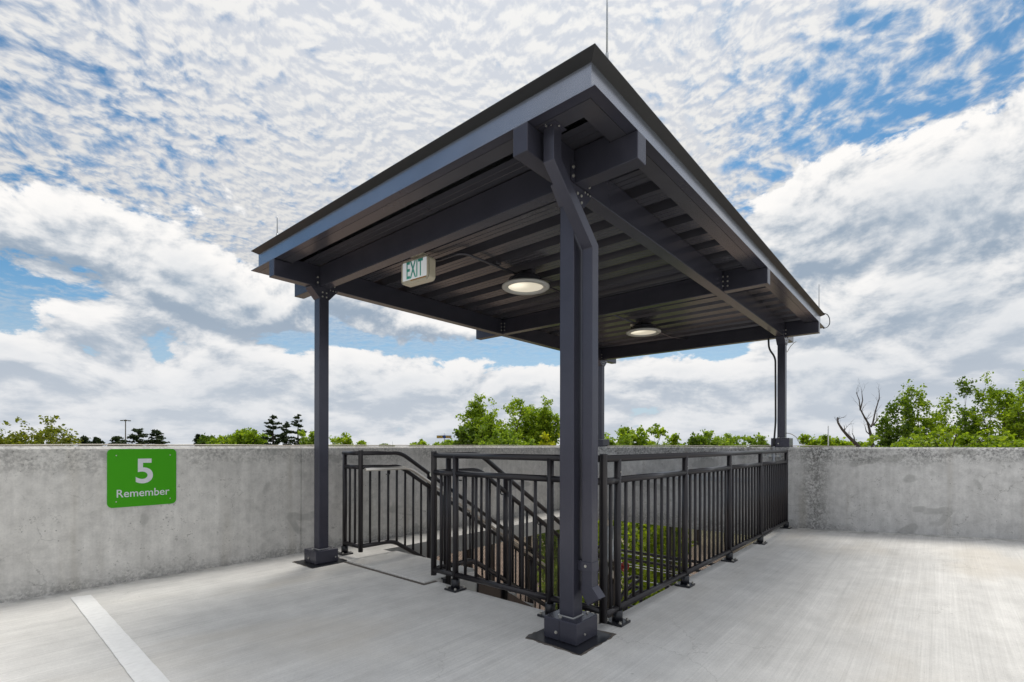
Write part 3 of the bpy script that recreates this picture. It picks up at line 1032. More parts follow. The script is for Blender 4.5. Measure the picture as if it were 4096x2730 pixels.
def rrect(x0, x1, z0_, z1, r, n=8):
    out = []
    for cx_, cz_, a0 in ((x1 - r, z0_ + r, -90), (x1 - r, z1 - r, 0), (x0 + r, z1 - r, 90), (x0 + r, z0_ + r, 180)):
        for k in range(n + 1):
            a = R(a0 + 90 * k / n)
            out.append((cx_ + r * math.cos(a), cz_ + r * math.sin(a)))
    return out


def exround(name, u0, u1, v0, v1, rad, n0, n1, mat, bevel=0.0):
    out = rrect(u0, u1, v0, v1, rad, 6); k = len(out)
    vs = [exm(u, v, n0) for u, v in out] + [exm(u, v, n1) for u, v in out]
    fs = [tuple(range(k)), tuple(range(k, 2 * k))] + [(i, (i + 1) % k, k + (i + 1) % k, k + i) for i in range(k)]
    o = obj(name, MB().add(vs, fs), mat, ex, bevel=bevel)
    bmx = bmesh.new(); bmx.from_mesh(o.data); bmesh.ops.recalc_face_normals(bmx, faces=bmx.faces); bmx.to_mesh(o.data); bmx.free()
    return o


exround('housing', -0.170, 0.172, 0.0, 0.205, 0.038, -0.075, 0.0, 'exitbody', 0.008)
exround('gasket', -0.166, 0.167, 0.003, 0.202, 0.036, 0.0002, 0.0045, 'black')
exround('cover', -0.170, 0.170, 0.0, 0.205, 0.038, 0.0047, 0.012, 'exitbody', 0.004)
exbox('face_plate', -0.150, 0.150, 0.030, 0.188, 0.0122, 0.0135, 'exitlens', 0.004)
exbox('rust_streak', -0.05, 0.140, 0.018, 0.0265, 0.0122, 0.0131, 'rust')
exbox('canopy_mount', -0.075, 0.075, 0.232, 0.252, -0.075, 0.005, 'exitbody', 0.006)
exbox('mount_neck', -0.045, 0.060, 0.200, 0.236, -0.060, -0.010, 'exitbody', 0.003)
exbox('deck_box', -0.050, 0.050, 0.250, 0.2785, -0.065, -0.005, 'deck')
text_obj('EXIT', ex, 'exitgreen', 0.205, 0.148, lambda u, v, n: exm(u + 0.004, v + 0.040, 0.0136 + n), (0.28, 1.81, 2.56), bold=0.012)
for u in (-0.150, 0.150):
    for v in (0.014, 0.192):
        p_ = exm(u, v, 0.012); bolt(p_, 'x-', ex, 0.006, 0.005)

# ------------------------------------------------------------------ green level sign on the left wall
YS = Y1 - 0.001
sg = thing('level_sign', (-1.289, YS, 0.615), 'green level sign with rounded corners reading 5 Remember on the left parapet', 'sign')


obj('sign_plate', MB().prism(rrect(-1.526, -1.053, 0.613, 1.086, 0.036), 'y', YS - 0.006, YS), 'green', sg)
text_obj('5', sg, 'letter', 0.118, 0.205, lambda u, v, n: (-1.281 + u, YS - 0.0062 - n, 0.800 + v), (-1.28, YS, 0.80), bold=0.018)
text_obj('Remember', sg, 'letter', 0.362, 0.063, lambda u, v, n: (-1.284 + u, YS - 0.0062 - n, 0.693 + v), (-1.28, YS, 0.69), bold=0.006)
for x in (-1.468, -1.098):
    for z in (0.660, 1.033):
        bolt((x, YS - 0.006, z), 'y-', sg, 0.0036, 0.003)

# ------------------------------------------------------------------ railings
ZTOP, ZMID, ZBOT = 1.040, 0.902, 0.095
RR, PR, BR = 0.0218, 0.0235, 0.0122
_foot = {}


def foot(x, y, z, post):
    """sleeve and bolted plate of a post"""
    if 'sl' not in _foot:
        _foot['sl'] = obj('sleeve', MB().tube([(x, y, z + 0.014), (x, y, z + 0.085)], 0.034, 16), 'plate', post, smooth='quad')
        _foot['pl'] = obj('foot_plate', MB().box((x - .0625, y - .0625, z + 0.001), (x + .0625, y + .0625, z + 0.016)), 'plate', post, bevel=0.004)
    else:
        again('sleeve', _foot['sl'], (x, y, z + 0.014), post)
        again('foot_plate', _foot['pl'], (x, y, z + 0.001), post)
    for a in (-1, 1):
        for b in (-1, 1):
            bolt((x + a * 0.045, y + b * 0.045, z + 0.016), 'z+', post, 0.008, 0.014)


_bal = {}


def baluster(x, y, z0_, z1, parent):
    key = round(z1 - z0_, 3)
    if key not in _bal:
        _bal[key] = obj('baluster', MB().tube([(x, y, z0_), (x, y, z1)], BR, 8), 'rail', parent, smooth='quad')
    else:
        again('baluster', _bal[key], (x, y, z0_), parent)


def post(x, y, z0_, z1, parent, r=PR):
    return obj('post', MB().tube([(x, y, z0_), (x, y, z1)], r, 16), 'rail', parent, smooth='quad')


# 1. guard along the right side of the opening
YR = -0.095
rg = thing('guard_railing', (2.6, YR, 0), 'long dark bronze guard railing with five footed posts, from near post to back parapet', 'railing', 'railings round the stair')
px_ = (0.383, 1.490, 2.610, 3.725, 5.010)
XC = 0.207
tubeobj('top_rail', [(XC, YR, ZTOP), (5.035, YR, ZTOP + 0.012)], RR, 'rail', rg, 14)
for i, x in enumerate(px_):
    zf = fz(x, YR)
    ps = post(x, YR, zf + 0.012, ZTOP - 0.003, rg)
    foot(x, YR, zf, ps)
    bolt((x, YR - PR + 0.001, ZTOP - 0.085), 'y-', ps, 0.004, 0.004)
pc = obj('post', MB().tube([(XC, YR, 0.052), (XC, YR, ZTOP + 0.026), (XC, YR, ZTOP + 0.030)], PR + 0.001, 16), 'rail', rg, smooth='quad')
ends = (XC,) + px_
for i in range(5):
    a, b = ends[i] + PR * 0.6, ends[i + 1] - PR * 0.6
    za = 0.004 * i
    tubeobj('middle_rail', [(a, YR, ZMID + za * 0.6), (b, YR, ZMID + za * 0.6)], RR, 'rail', rg, 14)
    tubeobj('bottom_rail', [(a, YR, ZBOT + za * .5), (b, YR, ZBOT + za * .5)], RR, 'rail', rg, 14)
    n = max(1, round((ends[i + 1] - ends[i]) / 0.1115) - 1)
    if i == 0: n = 1
    for k in range(n):
        x = ends[i] + (ends[i + 1] - ends[i]) * (k + 1) / (n + 1)
        baluster(x, YR, ZBOT + 0.008, ZMID - 0.008, rg)

# 2. short guard between the near post and the head of the stair
mg = thing('guard_railing', (XC, 0.7, 0), 'short dark guard railing left of the near post, its free end at the stair entrance', 'railing', 'railings round the stair')
ye_ = 1.464
tubeobj('top_rail', [(XC, YR + PR, ZTOP), (XC, ye_, ZTOP)], RR, 'rail', mg, 14)
obj('post', MB().tube([(XC, ye_, 0.072), (XC, ye_, ZTOP + 0.028), (XC, ye_, ZTOP + 0.032)], PR, 16), 'rail', mg, smooth='quad')
py_ = (1.207, 0.300)
for y in py_:
    ps = post(XC, y, 0.012, ZTOP - 0.003, mg)
    foot(XC, y, 0.0, ps)
cuts = (ye_, 1.207, 0.300, YR)
for i in range(3):
    a, b = cuts[i] - PR * 0.6, cuts[i + 1] + PR * 0.6
    tubeobj('middle_rail', [(XC, a, ZMID), (XC, b, ZMID)], RR, 'rail', mg, 14)
    tubeobj('bottom_rail', [(XC, a, ZBOT + 0.022), (XC, b, ZBOT + 0.022)], RR, 'rail', mg, 14)
for y in (1.375, 1.300, 1.098, 0.985, 0.873, 0.761, 0.649, 0.537, 0.425, 0.185, 0.070):
    baluster(XC, y, ZBOT + 0.030, ZMID - 0.008, mg)

# 3./4. stair railings that follow the flight down
SL = 0.612


def stair_rail(yv, xs_, xb, xe, label, first_post, side):
    t_ = thing('stair_railing', (xs_, yv, 0), label, 'railing', 'railings round the stair')
    for nm, z, xbend, r in (('top_rail', ZTOP, xb, RR), ('middle_rail', ZMID, xb - 0.02, RR), ('bottom_rail', ZBOT + 0.022, xb - 0.10, RR)):
        tubeobj(nm, bend([(xs_, yv, z), (xbend, yv, z), (xe, yv, z - SL * (xe - xbend))], 0.09), r, 'rail', t_, 14)
    x = xs_ + 0.108
    k = 0
    zt_ = lambda q: ZMID - 0.01 - SL * max(0, q - xb + 0.02)
    zb_ = lambda q: ZBOT + 0.03 - SL * max(0, q - xb + 0.10)
    while x < xe - 0.05:
        if abs((x - (xs_ + 0.87)) % 1.0) > 0.05:
            obj('baluster', MB().tube([(x, yv, zb_(x)), (x, yv, zt_(x))], BR, 8), 'rail', t_, smooth='quad')
        x += 0.1085
    for xp in (xs_ + 0.87, xs_ + 1.87, xs_ + 2.75):
        zz = -SL * max(0, xp - xb)
        post(xp, yv, zz - 0.17, ZTOP + zz - 0.004, t_, PR)
    # stainless hand rail on brackets, on the stair side
    yh = yv + side * 0.062
    hz_ = 0.880
    pth = bend([(xs_ + 0.012, yh, hz_), (xb + 0.07, yh, hz_), (xe, yh, hz_ - SL * (xe - xb - 0.07))], 0.09)
    hr = tubeobj('hand_rail', pth, 0.0175, 'steelrail', t_, 14)
    for xp in (xs_ + 0.30, xs_ + 0.87, xs_ + 1.45, xs_ + 2.1):
        zz = hz_ - SL * max(0, xp - xb - 0.07)
        obj('bracket', MB().tube(bend([(xp, yv, zz - 0.06), (xp, yh, zz - 0.06), (xp, yh, zz - 0.015)], 0.03), 0.006, 6), 'rail', hr, smooth='quad')
    return t_


A_, B_ = (0.33, 3.0), (0.33, 2.71)
sr = stair_rail(2.71, 0.33, 0.815, 3.35, 'dark stair railing with steel hand rail beside the left post, descending along the wall', True, -1)
obj('post', MB().tube([(0.33, 2.71, 0.062), (0.33, 2.71, ZTOP + 0.026), (0.33, 2.71, ZTOP + 0.030)], PR, 16), 'rail', sr, smooth='quad')
pa = post(0.33, 3.0, 0.012, ZTOP - 0.003, sr)
foot(0.33, 3.0, 0.0, pa)
tubeobj('top_rail', [(0.33, 3.025, ZTOP), (0.33, 2.71, ZTOP)], RR, 'rail', sr, 14)
tubeobj('middle_rail', [(0.33, 2.99, ZMID), (0.33, 2.72, ZMID)], RR, 'rail', sr, 14)
tubeobj('bottom_rail', [(0.33, 2.99, ZBOT + 0.02), (0.33, 2.72, ZBOT + 0.02)], RR, 'rail', sr, 14)
for y in (2.905, 2.81):
    baluster(0.33, y, ZBOT + 0.030, ZMID - 0.008, sr)
s2 = stair_rail(1.464, XC + 0.01, 0.745, 3.35, 'dark stair railing with steel hand rail descending just behind the short guard', False, 1)
ps = post(0.365, 1.464, -0.16, ZTOP - 0.003, s2)
obj('side_bracket', MB().box((0.335, 1.464, -0.15), (0.395, 1.5195, 0.015)), 'plate', ps, bevel=0.003)

# ------------------------------------------------------------------ the stair
stair = thing('staircase', (1.9, 2.1, -1.67), 'concrete stair of precast treads on black stringers going down below the deck', 'staircase')
RISE, RUN = 0.167, 0.273
tr0 = None
for i in range(9):
    x = SX + 0.012 + i * RUN; z = -(i + 1) * RISE
    if tr0 is None:
        tr0 = obj('tread', MB().box((x, SY + 0.005, z - 0.065), (x + RUN + 0.03, LY - 0.14, z)), 'tread', stair, bevel=0.006)
        o0 = WORG[tr0]
    else:
        again('tread', tr0, o0 + Vector((i * RUN, 0, -i * RISE)), stair)
for y in (SY - 0.022, LY - 0.135):
    pr = [(SX + 0.02, -0.03), (SX + 0.02, -0.36), (SX + 9 * RUN + 0.1, -0.36 - 9.0 * RISE), (SX + 9 * RUN + 0.1, -0.09 - 9 * RISE)]
    obj('stringer', MB().prism(pr, 'y', y, y + 0.018), 'rail', stair)
obj('head_beam', MB().box((OX + 0.004, SY - 0.004, -0.46), (SX + 0.008, LY - 0.003, -0.052)), 'tread', stair)
landing = box('landing', (SX + 9 * RUN + 0.02, 0.02, -1.80), (X1 + 0.02, LY, -1.672), 'tread')
tag(landing, 'concrete half landing below the deck where the stair turns', 'landing')

# lower flight coming back towards the camera
low = thing('staircase', (2.0, 0.75, -3.2), 'lower concrete flight below the landing, seen through the guard railing', 'staircase')
tr1 = None
for i in range(9):
    x = SX + 9 * RUN - i * RUN; z = -1.672 - (i + 1) * RISE
    if tr1 is None:
        tr1 = obj('tread', MB().box((x - RUN - 0.03, 0.06, z - 0.065), (x, 1.36, z)), 'tread', low, bevel=0.006)
        o1 = WORG[tr1]
    else:
        again('tread', tr1, o1 + Vector((-i * RUN, 0, -i * RISE)), low)
lr = thing('stair_railing', (3.3, 1.30, -1.67), 'dark railing of the lower flight with a rounded return at the landing', 'railing', 'railings below the deck')
xb_ = SX + 9 * RUN
for nm, z in (('top_rail', -0.66), ('middle_rail', -0.80), ('bottom_rail', -1.56)):
    tubeobj(nm, bend([(xb_ + 0.50, 1.36, z), (xb_ + 0.10, 1.34, z), (xb_ - 1.9, 1.34, z - 1.9 * SL)], 0.12), RR, 'rail', lr, 12)
    tubeobj(nm, bend([(xb_ + 0.50, 1.36, z), (xb_ + 0.62, 1.42, z), (xb_ + 0.62, 1.52, z), (xb_ + 0.30, 1.46, z + 0.02)], 0.06), RR, 'rail', lr, 12)
for xp, zz in ((xb_ + 0.50, 0.0), (xb_ + 0.08, 0.0), (xb_ - 0.9, -0.6), (xb_ - 1.8, -1.15)):
    post(xp, 1.345, -1.70 + zz, -0.60 + zz, lr, PR)
for k in range(8):
    xp = xb_ + 0.02 - k * 0.11
    obj('baluster', MB().tube([(xp, 1.34, -1.56 - k * 0.11 * SL), (xp, 1.34, -0.80 - k * 0.11 * SL)], BR, 8), 'rail', lr, smooth='quad')
# guard along the outer edge of the landing
og = thing('guard_railing', (5.0, 1.9, -1.67), 'dark two-bar guard along the outer edge of the half landing below', 'railing', 'railings below the deck')
for nm, z in (('top_rail', -0.612), ('middle_rail', -0.742), ('bottom_rail', -1.50)):
    tubeobj(nm, [(5.0, 0.35, z), (5.0, 2.86, z)], RR, 'rail', og, 12)
for y in (0.40, 1.55, 2.80):
    post(5.0, y, -1.672, -0.612, og, PR)
wires = thing('cable_barrier', (5.16, 1.6, -1.67), 'pale tensioned cables outside the half landing', 'cable')
for z in (-0.655, -0.695, -0.86, -0.90, -1.10):
    tubeobj('cable', [(5.16, -0.02, z), (5.16, 3.0, z)], 0.006, 'exitface', wires, 6)
obj('end_post', MB().box((5.13, 2.99, -1.80), (5.19, 3.05, -0.40)), 'galv', wires)
obj('end_post', MB().box((5.13, -0.08, -1.80), (5.19, -0.02, -0.40)), 'galv', wires)

# standpipe with red valve wheel
sp = thing('standpipe', (4.78, 2.43, -1.67), 'grey standpipe with a red valve wheel and gauge on the landing', 'pipe')
obj('riser', MB().tube([(4.78, 2.43, -1.672), (4.78, 2.43, -0.20)], 0.058, 16), 'galv', sp, smooth='quad')
obj('coupling', MB().tube([(4.78, 2.43, -0.80), (4.78, 2.43, -0.66)], 0.075, 16), 'galv', sp, smooth='quad')
obj('branch', MB().tube([(4.78, 2.43, -0.80), (4.70, 2.17, -0.79)], 0.040, 12), 'dark', sp, smooth='quad')
wv = MB()
wc = Vector((4.69, 2.115, -0.79)); ax = Vector((-0.45, -0.89, 0)).normalized(); u_ = Vector((0.89, -0.45, 0)); w_ = Vector((0, 0, 1))
ring_pts = [wc + (u_ * math.cos(a) + w_ * math.sin(a)) * 0.070 for a in [2 * math.pi * k / 20 for k in range(21)]]
wv.tube(ring_pts, 0.011, 8, caps=False)
for k in range(5):
    a = 2 * math.pi * k / 5
    wv.tube([wc, wc + (u_ * math.cos(a) + w_ * math.sin(a)) * 0.068], 0.011, 6)
wv.tube([wc - ax * 0.06, wc + ax * 0.012], 0.018, 8)
obj('valve_wheel', wv, 'red', sp, smooth='quad')
obj('gauge', MB().tube([(4.74, 2.39, -0.44), (4.71, 2.36, -0.44)], 0.055, 16), 'exitface', sp, smooth='quad')

# concrete pier at the back corner of the stairwell
tag(box('pier', (5.10, 2.66, -12), (5.28, 2.80, -0.146), 'coping'), 'slim pale concrete pier under the back parapet at the stairwell', 'pier')


# expanded-metal screens (the strands themselves)
def screen(name, axis, c0, u0, u1, v0, v1, pitch, w, label):
    t_ = thing(name, (c0 if axis == 'x' else (u0 + u1) / 2, (u0 + u1) / 2 if axis == 'x' else c0, v0), label, 'screen', 'metal screens of the stairwell')
    vs = []; fs = []
    du, dv = pitch, pitch * 0.62
    sl_ = dv / du
    H = v1 - v0; L_ = u1 - u0
    span = H / sl_
    k = 0
    for sgn in (1, -1):
        nst = int((L_ + span) / du) + 1
        for i in range(nst):
            us = u0 - span + i * du if sgn > 0 else u0 + i * du
            # line: v = v0 + (u-us)*sl (sgn>0)  or v = v0 + (us-u)*sl
            if sgn > 0:
                a = max(us, u0); b = min(us + span, u1)
                va, vb = v0 + (a - us) * sl_, v0 + (b - us) * sl_
            else:
                b = min(us, u1); a = max(us - span, u0)
                va, vb = v0 + (us - a) * sl_, v0 + (us - b) * sl_
            if b - a < 0.005: continue
            off = 0.0015 * sgn
            hw = w / 2
            q = [(a, va - hw), (b, vb - hw), (b, vb + hw), (a, va + hw)]
            base_ = len(vs)
            for (uu, vv) in q:
                vs.append((c0 + off, uu, vv) if axis == 'x' else (uu, c0 + off, vv))
            fs.append((base_, base_ + 1, base_ + 2, base_ + 3))
    mbx = MB(); mbx.v = vs; mbx.f = fs
    o = obj('mesh_strands', mbx, 'rail', t_)
    o['kind'] = 'stuff'
    fr = MB()
    if axis == 'x':
        for uu in (u0, u1):
            obj('frame_post', MB().box((c0 - 0.02, uu - 0.025, v0), (c0 + 0.02, uu + 0.025, v1)), 'rail', t_)
    else:
        for uu in np.linspace(u0, u1, 4):
            obj('frame_post', MB().box((uu - 0.025, c0 - 0.02, v0), (uu + 0.025, c0 + 0.02, v1)), 'rail', t_)
    return t_


screen('mesh_screen', 'y', LY + 0.05, 0.80, 4.55, -3.2, -0.205, 0.030, 0.0060, 'tan-showing expanded metal screen below the ledge, behind the stair flight')
screen('mesh_screen', 'x', 5.20, 0.0, 1.60, -3.2, -0.150, 0.030, 0.0060, 'expanded metal screen below the back parapet, right of the stairwell opening')

# ------------------------------------------------------------------ lightning cables along the parapets
rng = random.Random(8)


def wavy(fn, n):
    out = []
    z = 0.0
    for i in range(n + 1):
        t_ = i / n
        out.append(fn(t_, 0.5 + 0.5 * math.sin(i * 0.83) * math.sin(i * 0.31 + 1), rng.uniform(-1, 1)))
    return out


c1_ = wavy(lambda t_, w, r: (-6 + t_ * 11.05, 3.49 + 0.012 * r, 1.114 + 0.008 * w), 60)
tag(tubeobj('lightning_cable', c1_, 0.0062, 'cable', None, 7), 'braided grounding cable lying along the top of the left parapet', 'cable', 'cables on the parapets')
c2_ = wavy(lambda t_, w, r: (5.185 + 0.012 * r, 3.3 - t_ * 4.15 - 0.0, 1.114 + 0.012 * w), 34)
c2_ = [(x + (0.13 if -0.2 < y < 0.2 or y > 2.7 else 0) * 0 + (0.0), y, z) for x, y, z in c2_]
c2_ = [(5.342 if (abs(y) < 0.16 or abs(y - LYc) < 0.16) else x, y, z) for x, y, z in c2_]
tag(tubeobj('lightning_cable', c2_, 0.0062, 'cable', None, 7), 'braided grounding cable on top of the back parapet behind the railing', 'cable', 'cables on the parapets')
# cable that drops from the right post to the parapet
pth = [(5.264, -0.045, 1.30), (5.268, -0.10, 1.288), (5.262, -0.165, 1.245), (5.250, -0.205, 1.165), (5.225, -0.27, 1.122), (5.20, -0.42, 1.115), (5.19, -0.55, 1.115)]
tag(tubeobj('ground_wire', bend(pth, 0.04, 4), 0.005, 'cable', None, 7), 'thin cable looping from the right post down onto the parapet', 'cable')
tag(tubeobj('air_terminal', [(5.20, -0.548, 1.109), (5.20, -0.548, 1.385)], 0.0075, 'exitface', None, 8), 'short white rod standing on the parapet right of the right post', 'rod')
# black loop at the far right corner of the roof
pth = [(5.56, -0.43, 2.957), (5.64, -0.475, 2.945), (5.675, -0.495, 2.89), (5.682, -0.495, 2.82), (5.672, -0.47, 2.775), (5.655, -0.42, 2.760)]
tag(tubeobj('cable_loop', bend(pth, 0.05, 5), 0.0055, 'black', None, 7), 'black cable looping round the far right corner of the roof', 'cable')
pth = [(5.60, -0.10, 2.61), (5.45, -0.11, 2.58), (5.30, -0.085, 2.50), (5.264, -0.052, 2.42)]
tag(tubeobj('ground_wire', bend(pth, 0.08, 5), 0.0045, 'cable', None, 7), 'thin cable from the roof edge to the top of the right post', 'cable')
# flexible conduit down the right post
fc = thing('flexible_conduit', (5.10, 0.09, 1.0), 'black flexible conduit running down the right post into a grey pipe on the parapet', 'conduit')
pth = [(5.14, 0.155, 2.612), (5.14, 0.150, 2.47), (5.135, 0.066, 2.34), (5.135, 0.062, 1.45), (5.088, 0.068, 1.22), (5.072, 0.070, 1.10)]
obj('hose', MB().tube(bend(pth, 0.08, 5), 0.0125, 10), 'black', fc, smooth='quad')
obj('pipe', MB().tube([(5.072, 0.070, 1.115), (5.072, 0.070, 0.62)], 0.0135, 10), 'galv', fc, smooth='quad')
obj('channel', MB().box((5.076, -0.015, 0.968), (5.0895, 0.155, 1.000)), 'galv', fc, bevel=0.002)
for y in (0.022, 0.118):
    bolt((5.076, y, 0.984), 'x-', fc, 0.010, 0.006)

# ------------------------------------------------------------------ trees
def seg_tube(vs, fs, p, q, r0, r1, n):
    p = np.array(p); q = np.array(q)
    t_ = q - p; L_ = np.linalg.norm(t_)
    if L_ < 1e-6: return
    t_ /= L_
    ref = np.array([0, 0, 1.0]) if abs(t_[2]) < 0.9 else np.array([1.0, 0, 0])
    u = np.cross(t_, ref); u /= np.linalg.norm(u); w = np.cross(t_, u)
    b = len(vs)
    for c_, r in ((p, r0), (q, r1)):
        for j in range(n):
            a = 2 * math.pi * j / n
            vs.append(tuple(c_ + (u * math.cos(a) + w * math.sin(a)) * r))
    for j in range(n):
        k = (j + 1) % n
        fs.append((b + j, b + k, b + n + k, b + n + j))


def crown_wood(rng, p0, size, r0, nl, nsec, ntw, open_, upb):
    """limbs > branches > twigs from a fork at p0; returns tube data and the places that carry leaves"""
    vs, fs, tips = [], [], []
    unit = lambda q: q / (np.linalg.norm(q) + 1e-9)

    def side(dd):
        ax = rng.normal(0, 1, 3); ax -= dd * ax.dot(dd)
        return unit(ax)

    for i in range(nl):
        az = i * 2.4 + rng.uniform(-0.5, 0.5)
        el = R(82) if i == 0 else R(rng.uniform(28, 74))
        L_ = size * (rng.uniform(0.66, 1.0) if i else 0.92) * (1.0 / max(0.5, math.sin(el))) ** 0.85
        dd = np.array([math.cos(az) * math.cos(el), math.sin(az) * math.cos(el), math.sin(el)])
        pts = [np.array(p0, float)]
        n = 8
        for k in range(n):
            dd = unit(dd + rng.normal(0, 0.10, 3) + np.array([0, 0, upb]))
            q = pts[-1] + dd * L_ / n
            seg_tube(vs, fs, pts[-1], q, r0 * 0.75 * (1 - 0.85 * k / n), r0 * 0.75 * (1 - 0.85 * (k + 1) / n), 6)
            pts.append(q)
        tips.append(pts[-1])
        for j in range(nsec):
            f = 0.22 + 0.76 * (j + rng.uniform(0.1, 0.9)) / nsec
            k = min(n - 1, int(f * n)); b0 = pts[k] + (pts[k + 1] - pts[k]) * (f * n - k)
            dl = unit(pts[k + 1] - pts[k])
            d2 = unit(dl * 0.55 + side(dl) * rng.uniform(0.7, 1.1) + np.array([0, 0, 0.18]))
            L2 = L_ * (0.12 + 0.42 * (1 - f)) * rng.uniform(0.6, 1.3)
            q = b0; m_ = 4
            pp = [q]
            for t_ in range(m_):
                d2 = unit(d2 + rng.normal(0, 0.14, 3) + np.array([0, 0, upb * 0.6]))
                q2 = q + d2 * L2 / m_
                seg_tube(vs, fs, q, q2, r0 * 0.20 * (1 - .2 * t_), r0 * 0.20 * (1 - .2 * (t_ + 1)), 4)
                q = q2; pp.append(q)
            tips.append(q); 
            for t_ in range(ntw):
                k2 = 1 + int(rng.integers(0, m_))
                d3 = unit(d2 * 0.5 + side(d2) + np.array([0, 0, 0.10]))
                L3 = L2 * rng.uniform(0.25, 0.60) * open_
                q3 = pp[k2] + d3 * L3
                seg_tube(vs, fs, pp[k2], q3, r0 * 0.08, r0 * 0.04, 3)
                tips.append(q3)
                if L3 > size * 0.05: tips.append(pp[k2] + d3 * L3 * 0.55)
    return vs, fs, tips


def leaves(rng, pts, size, flat=0.0, elong=1.5):
    n = len(pts)
    pts = np.asarray(pts)
    a = rng.normal(0, 1, (n, 3)); a[:, 2] *= (1 - flat); a /= np.linalg.norm(a, axis=1)[:, None]
    b = rng.normal(0, 1, (n, 3)); b[:, 2] *= (1 - flat)
    b -= a * (a * b).sum(1)[:, None]; b /= np.linalg.norm(b, axis=1)[:, None] + 1e-9
    s = size * rng.uniform(0.40, 1.5, n)[:, None]
    a = a * s * 0.5 * elong; b = b * s * 0.5
    v = np.stack([pts - a, pts + b, pts + a, pts - b], 1).reshape(-1, 3)
    return v


def leaf_obj(name, verts, mat, parent, rng, var=None):
    n = len(verts) // 4
    org = np.array(WORG[parent])
    me = bpy.data.meshes.new(name)
    me.vertices.add(n * 4); me.vertices.foreach_set('co', (verts - org).astype(np.float32).ravel())
    me.loops.add(n * 4); me.loops.foreach_set('vertex_index', np.arange(n * 4, dtype=np.int32))
    me.polygons.add(n)
    me.polygons.foreach_set('loop_start', np.arange(0, n * 4, 4, dtype=np.int32))
    me.polygons.foreach_set('loop_total', np.full(n, 4, dtype=np.int32))
    at_ = me.attributes.new('var', 'FLOAT', 'POINT')
    if var is None: var = rng.uniform(0, 1, n)
    at_.data.foreach_set('value', np.repeat(var, 4).astype(np.float32))
    me.update(); me.validate()
    me.materials.append(M[mat])
    return link(name, me, WORG[parent], parent)


def wood_obj(name, vs, fs, mat, parent):
    mbx = MB(); mbx.v = vs; mbx.f = fs
    return obj(name, mbx, mat, parent, smooth=True, org=WORG[parent])


def broadleaf(seed, px, depth, top_y, width_px, label, mat='leaf', per=16, leaf_px=8.0, clump_px=17.0, nl=7, nsec=8, ntw=4, crown=None, open_=1.0, upb=0.05,
              name='broadleaf_tree', group='trees beyond the parapets', base_z=GZ, trunkmat='bark', dome=0):
    """a tree whose trunk stands on the ground at the given bearing and distance; top and width follow from its outline in the photograph"""
    rng = np.random.default_rng(seed)
    b = at(px, YH, depth)
    top = at(px, top_y, depth).z
    H = top - base_z
    m_px = depth / FPX
    wid = width_px * m_px
    clump = clump_px * m_px
    t_ = thing(name, (b.x, b.y, base_z), label, 'tree', group)
    ch = min(0.80 * H, max(0.0, top - CAMZ) * 1.25 + 3.2) if crown is None else H * crown
    p0 = np.array([b.x, b.y, base_z])
    fork = H - ch
    lo = np.array([b.x, b.y, base_z + fork])
    vs, fs, tips = crown_wood(rng, lo, ch, H * 0.011, nl, nsec, ntw, open_, upb)
    T = np.array(tips)
    right = np.array([sy_, -cy, 0.0])
    e = (T - lo) @ right
    ext = np.percentile(e, 98.5) - np.percentile(e, 1.5)
    sxy = max(0.2, (wid - clump * 1.2) / ext)
    sz = (top - clump * 0.6 - lo[2]) / (T[:, 2].max() - lo[2])
    mid_ = (np.percentile(e, 98.5) + np.percentile(e, 1.5)) / 2 * sxy
    sc = np.array([sxy, sxy, sz])
    sh_ = -right * mid_
    T = (T - lo) * sc + lo + sh_ * np.clip((T[:, 2:3] - lo[2]) / ch, 0, 1)
    V = np.array(vs)
    V = (V - lo) * sc + lo + sh_ * np.clip((V[:, 2:3] - lo[2]) / ch, 0, 1)
    vs = [tuple(q) for q in V]
    seg_tube(vs, fs, p0, p0 + [0, 0, fork * 1.01], H * 0.020, H * 0.013, 9)
    wood_obj('trunk', vs, fs, trunkmat, t_)
    if dome:
        # rounded, lumpy crown: leaf clumps on billows over an ellipsoid
        nb = 26
        bd = rng.normal(0, 1, (nb, 3)); bd[:, 2] = np.abs(bd[:, 2]); bd /= np.linalg.norm(bd, axis=1)[:, None]
        hgt = top - lo[2]
        rad = np.array([wid / 2 * 0.80, wid / 2 * 0.80, hgt * 0.80])
        bc = lo + bd * rad * rng.uniform(0.72, 1.0, (nb, 1))
        k_ = rng.integers(0, nb, dome)
        o_ = rng.normal(0, 1, (dome, 3)); o_ /= np.linalg.norm(o_, axis=1)[:, None]
        br_ = np.minimum(wid * 0.16, hgt * 0.25) * rng.uniform(0.7, 1.15, (nb, 1))
        E_ = bc[k_] + o_ * br_[k_] * rng.uniform(0.65, 1.0, (dome, 1))
        q_ = rng.normal(0, 1, (dome // 2, 3)); q_[:, 2] = np.abs(q_[:, 2]); q_ /= np.linalg.norm(q_, axis=1)[:, None]
        E_ = np.concatenate([E_, lo + q_ * rad * rng.uniform(0.3, 1.0, (dome // 2, 1)) ** 0.5])
        E_[:, 2] = np.minimum(E_[:, 2], top - clump * 0.3)
        T = np.concatenate([T, E_])
    C = np.repeat(T, per, axis=0)
    P_ = C + rng.normal(0, clump * 0.5, C.shape) * np.array([1, 1, 0.7])
    v = leaves(rng, P_, leaf_px * m_px)
    cv = np.repeat(rng.uniform(-0.30, 0.30, len(T)), per)
    var = np.clip(rng.uniform(0.1, 0.9, len(P_)) + cv, 0, 1)
    leaf_obj('crown', v, mat, t_, rng, var)
    return t_


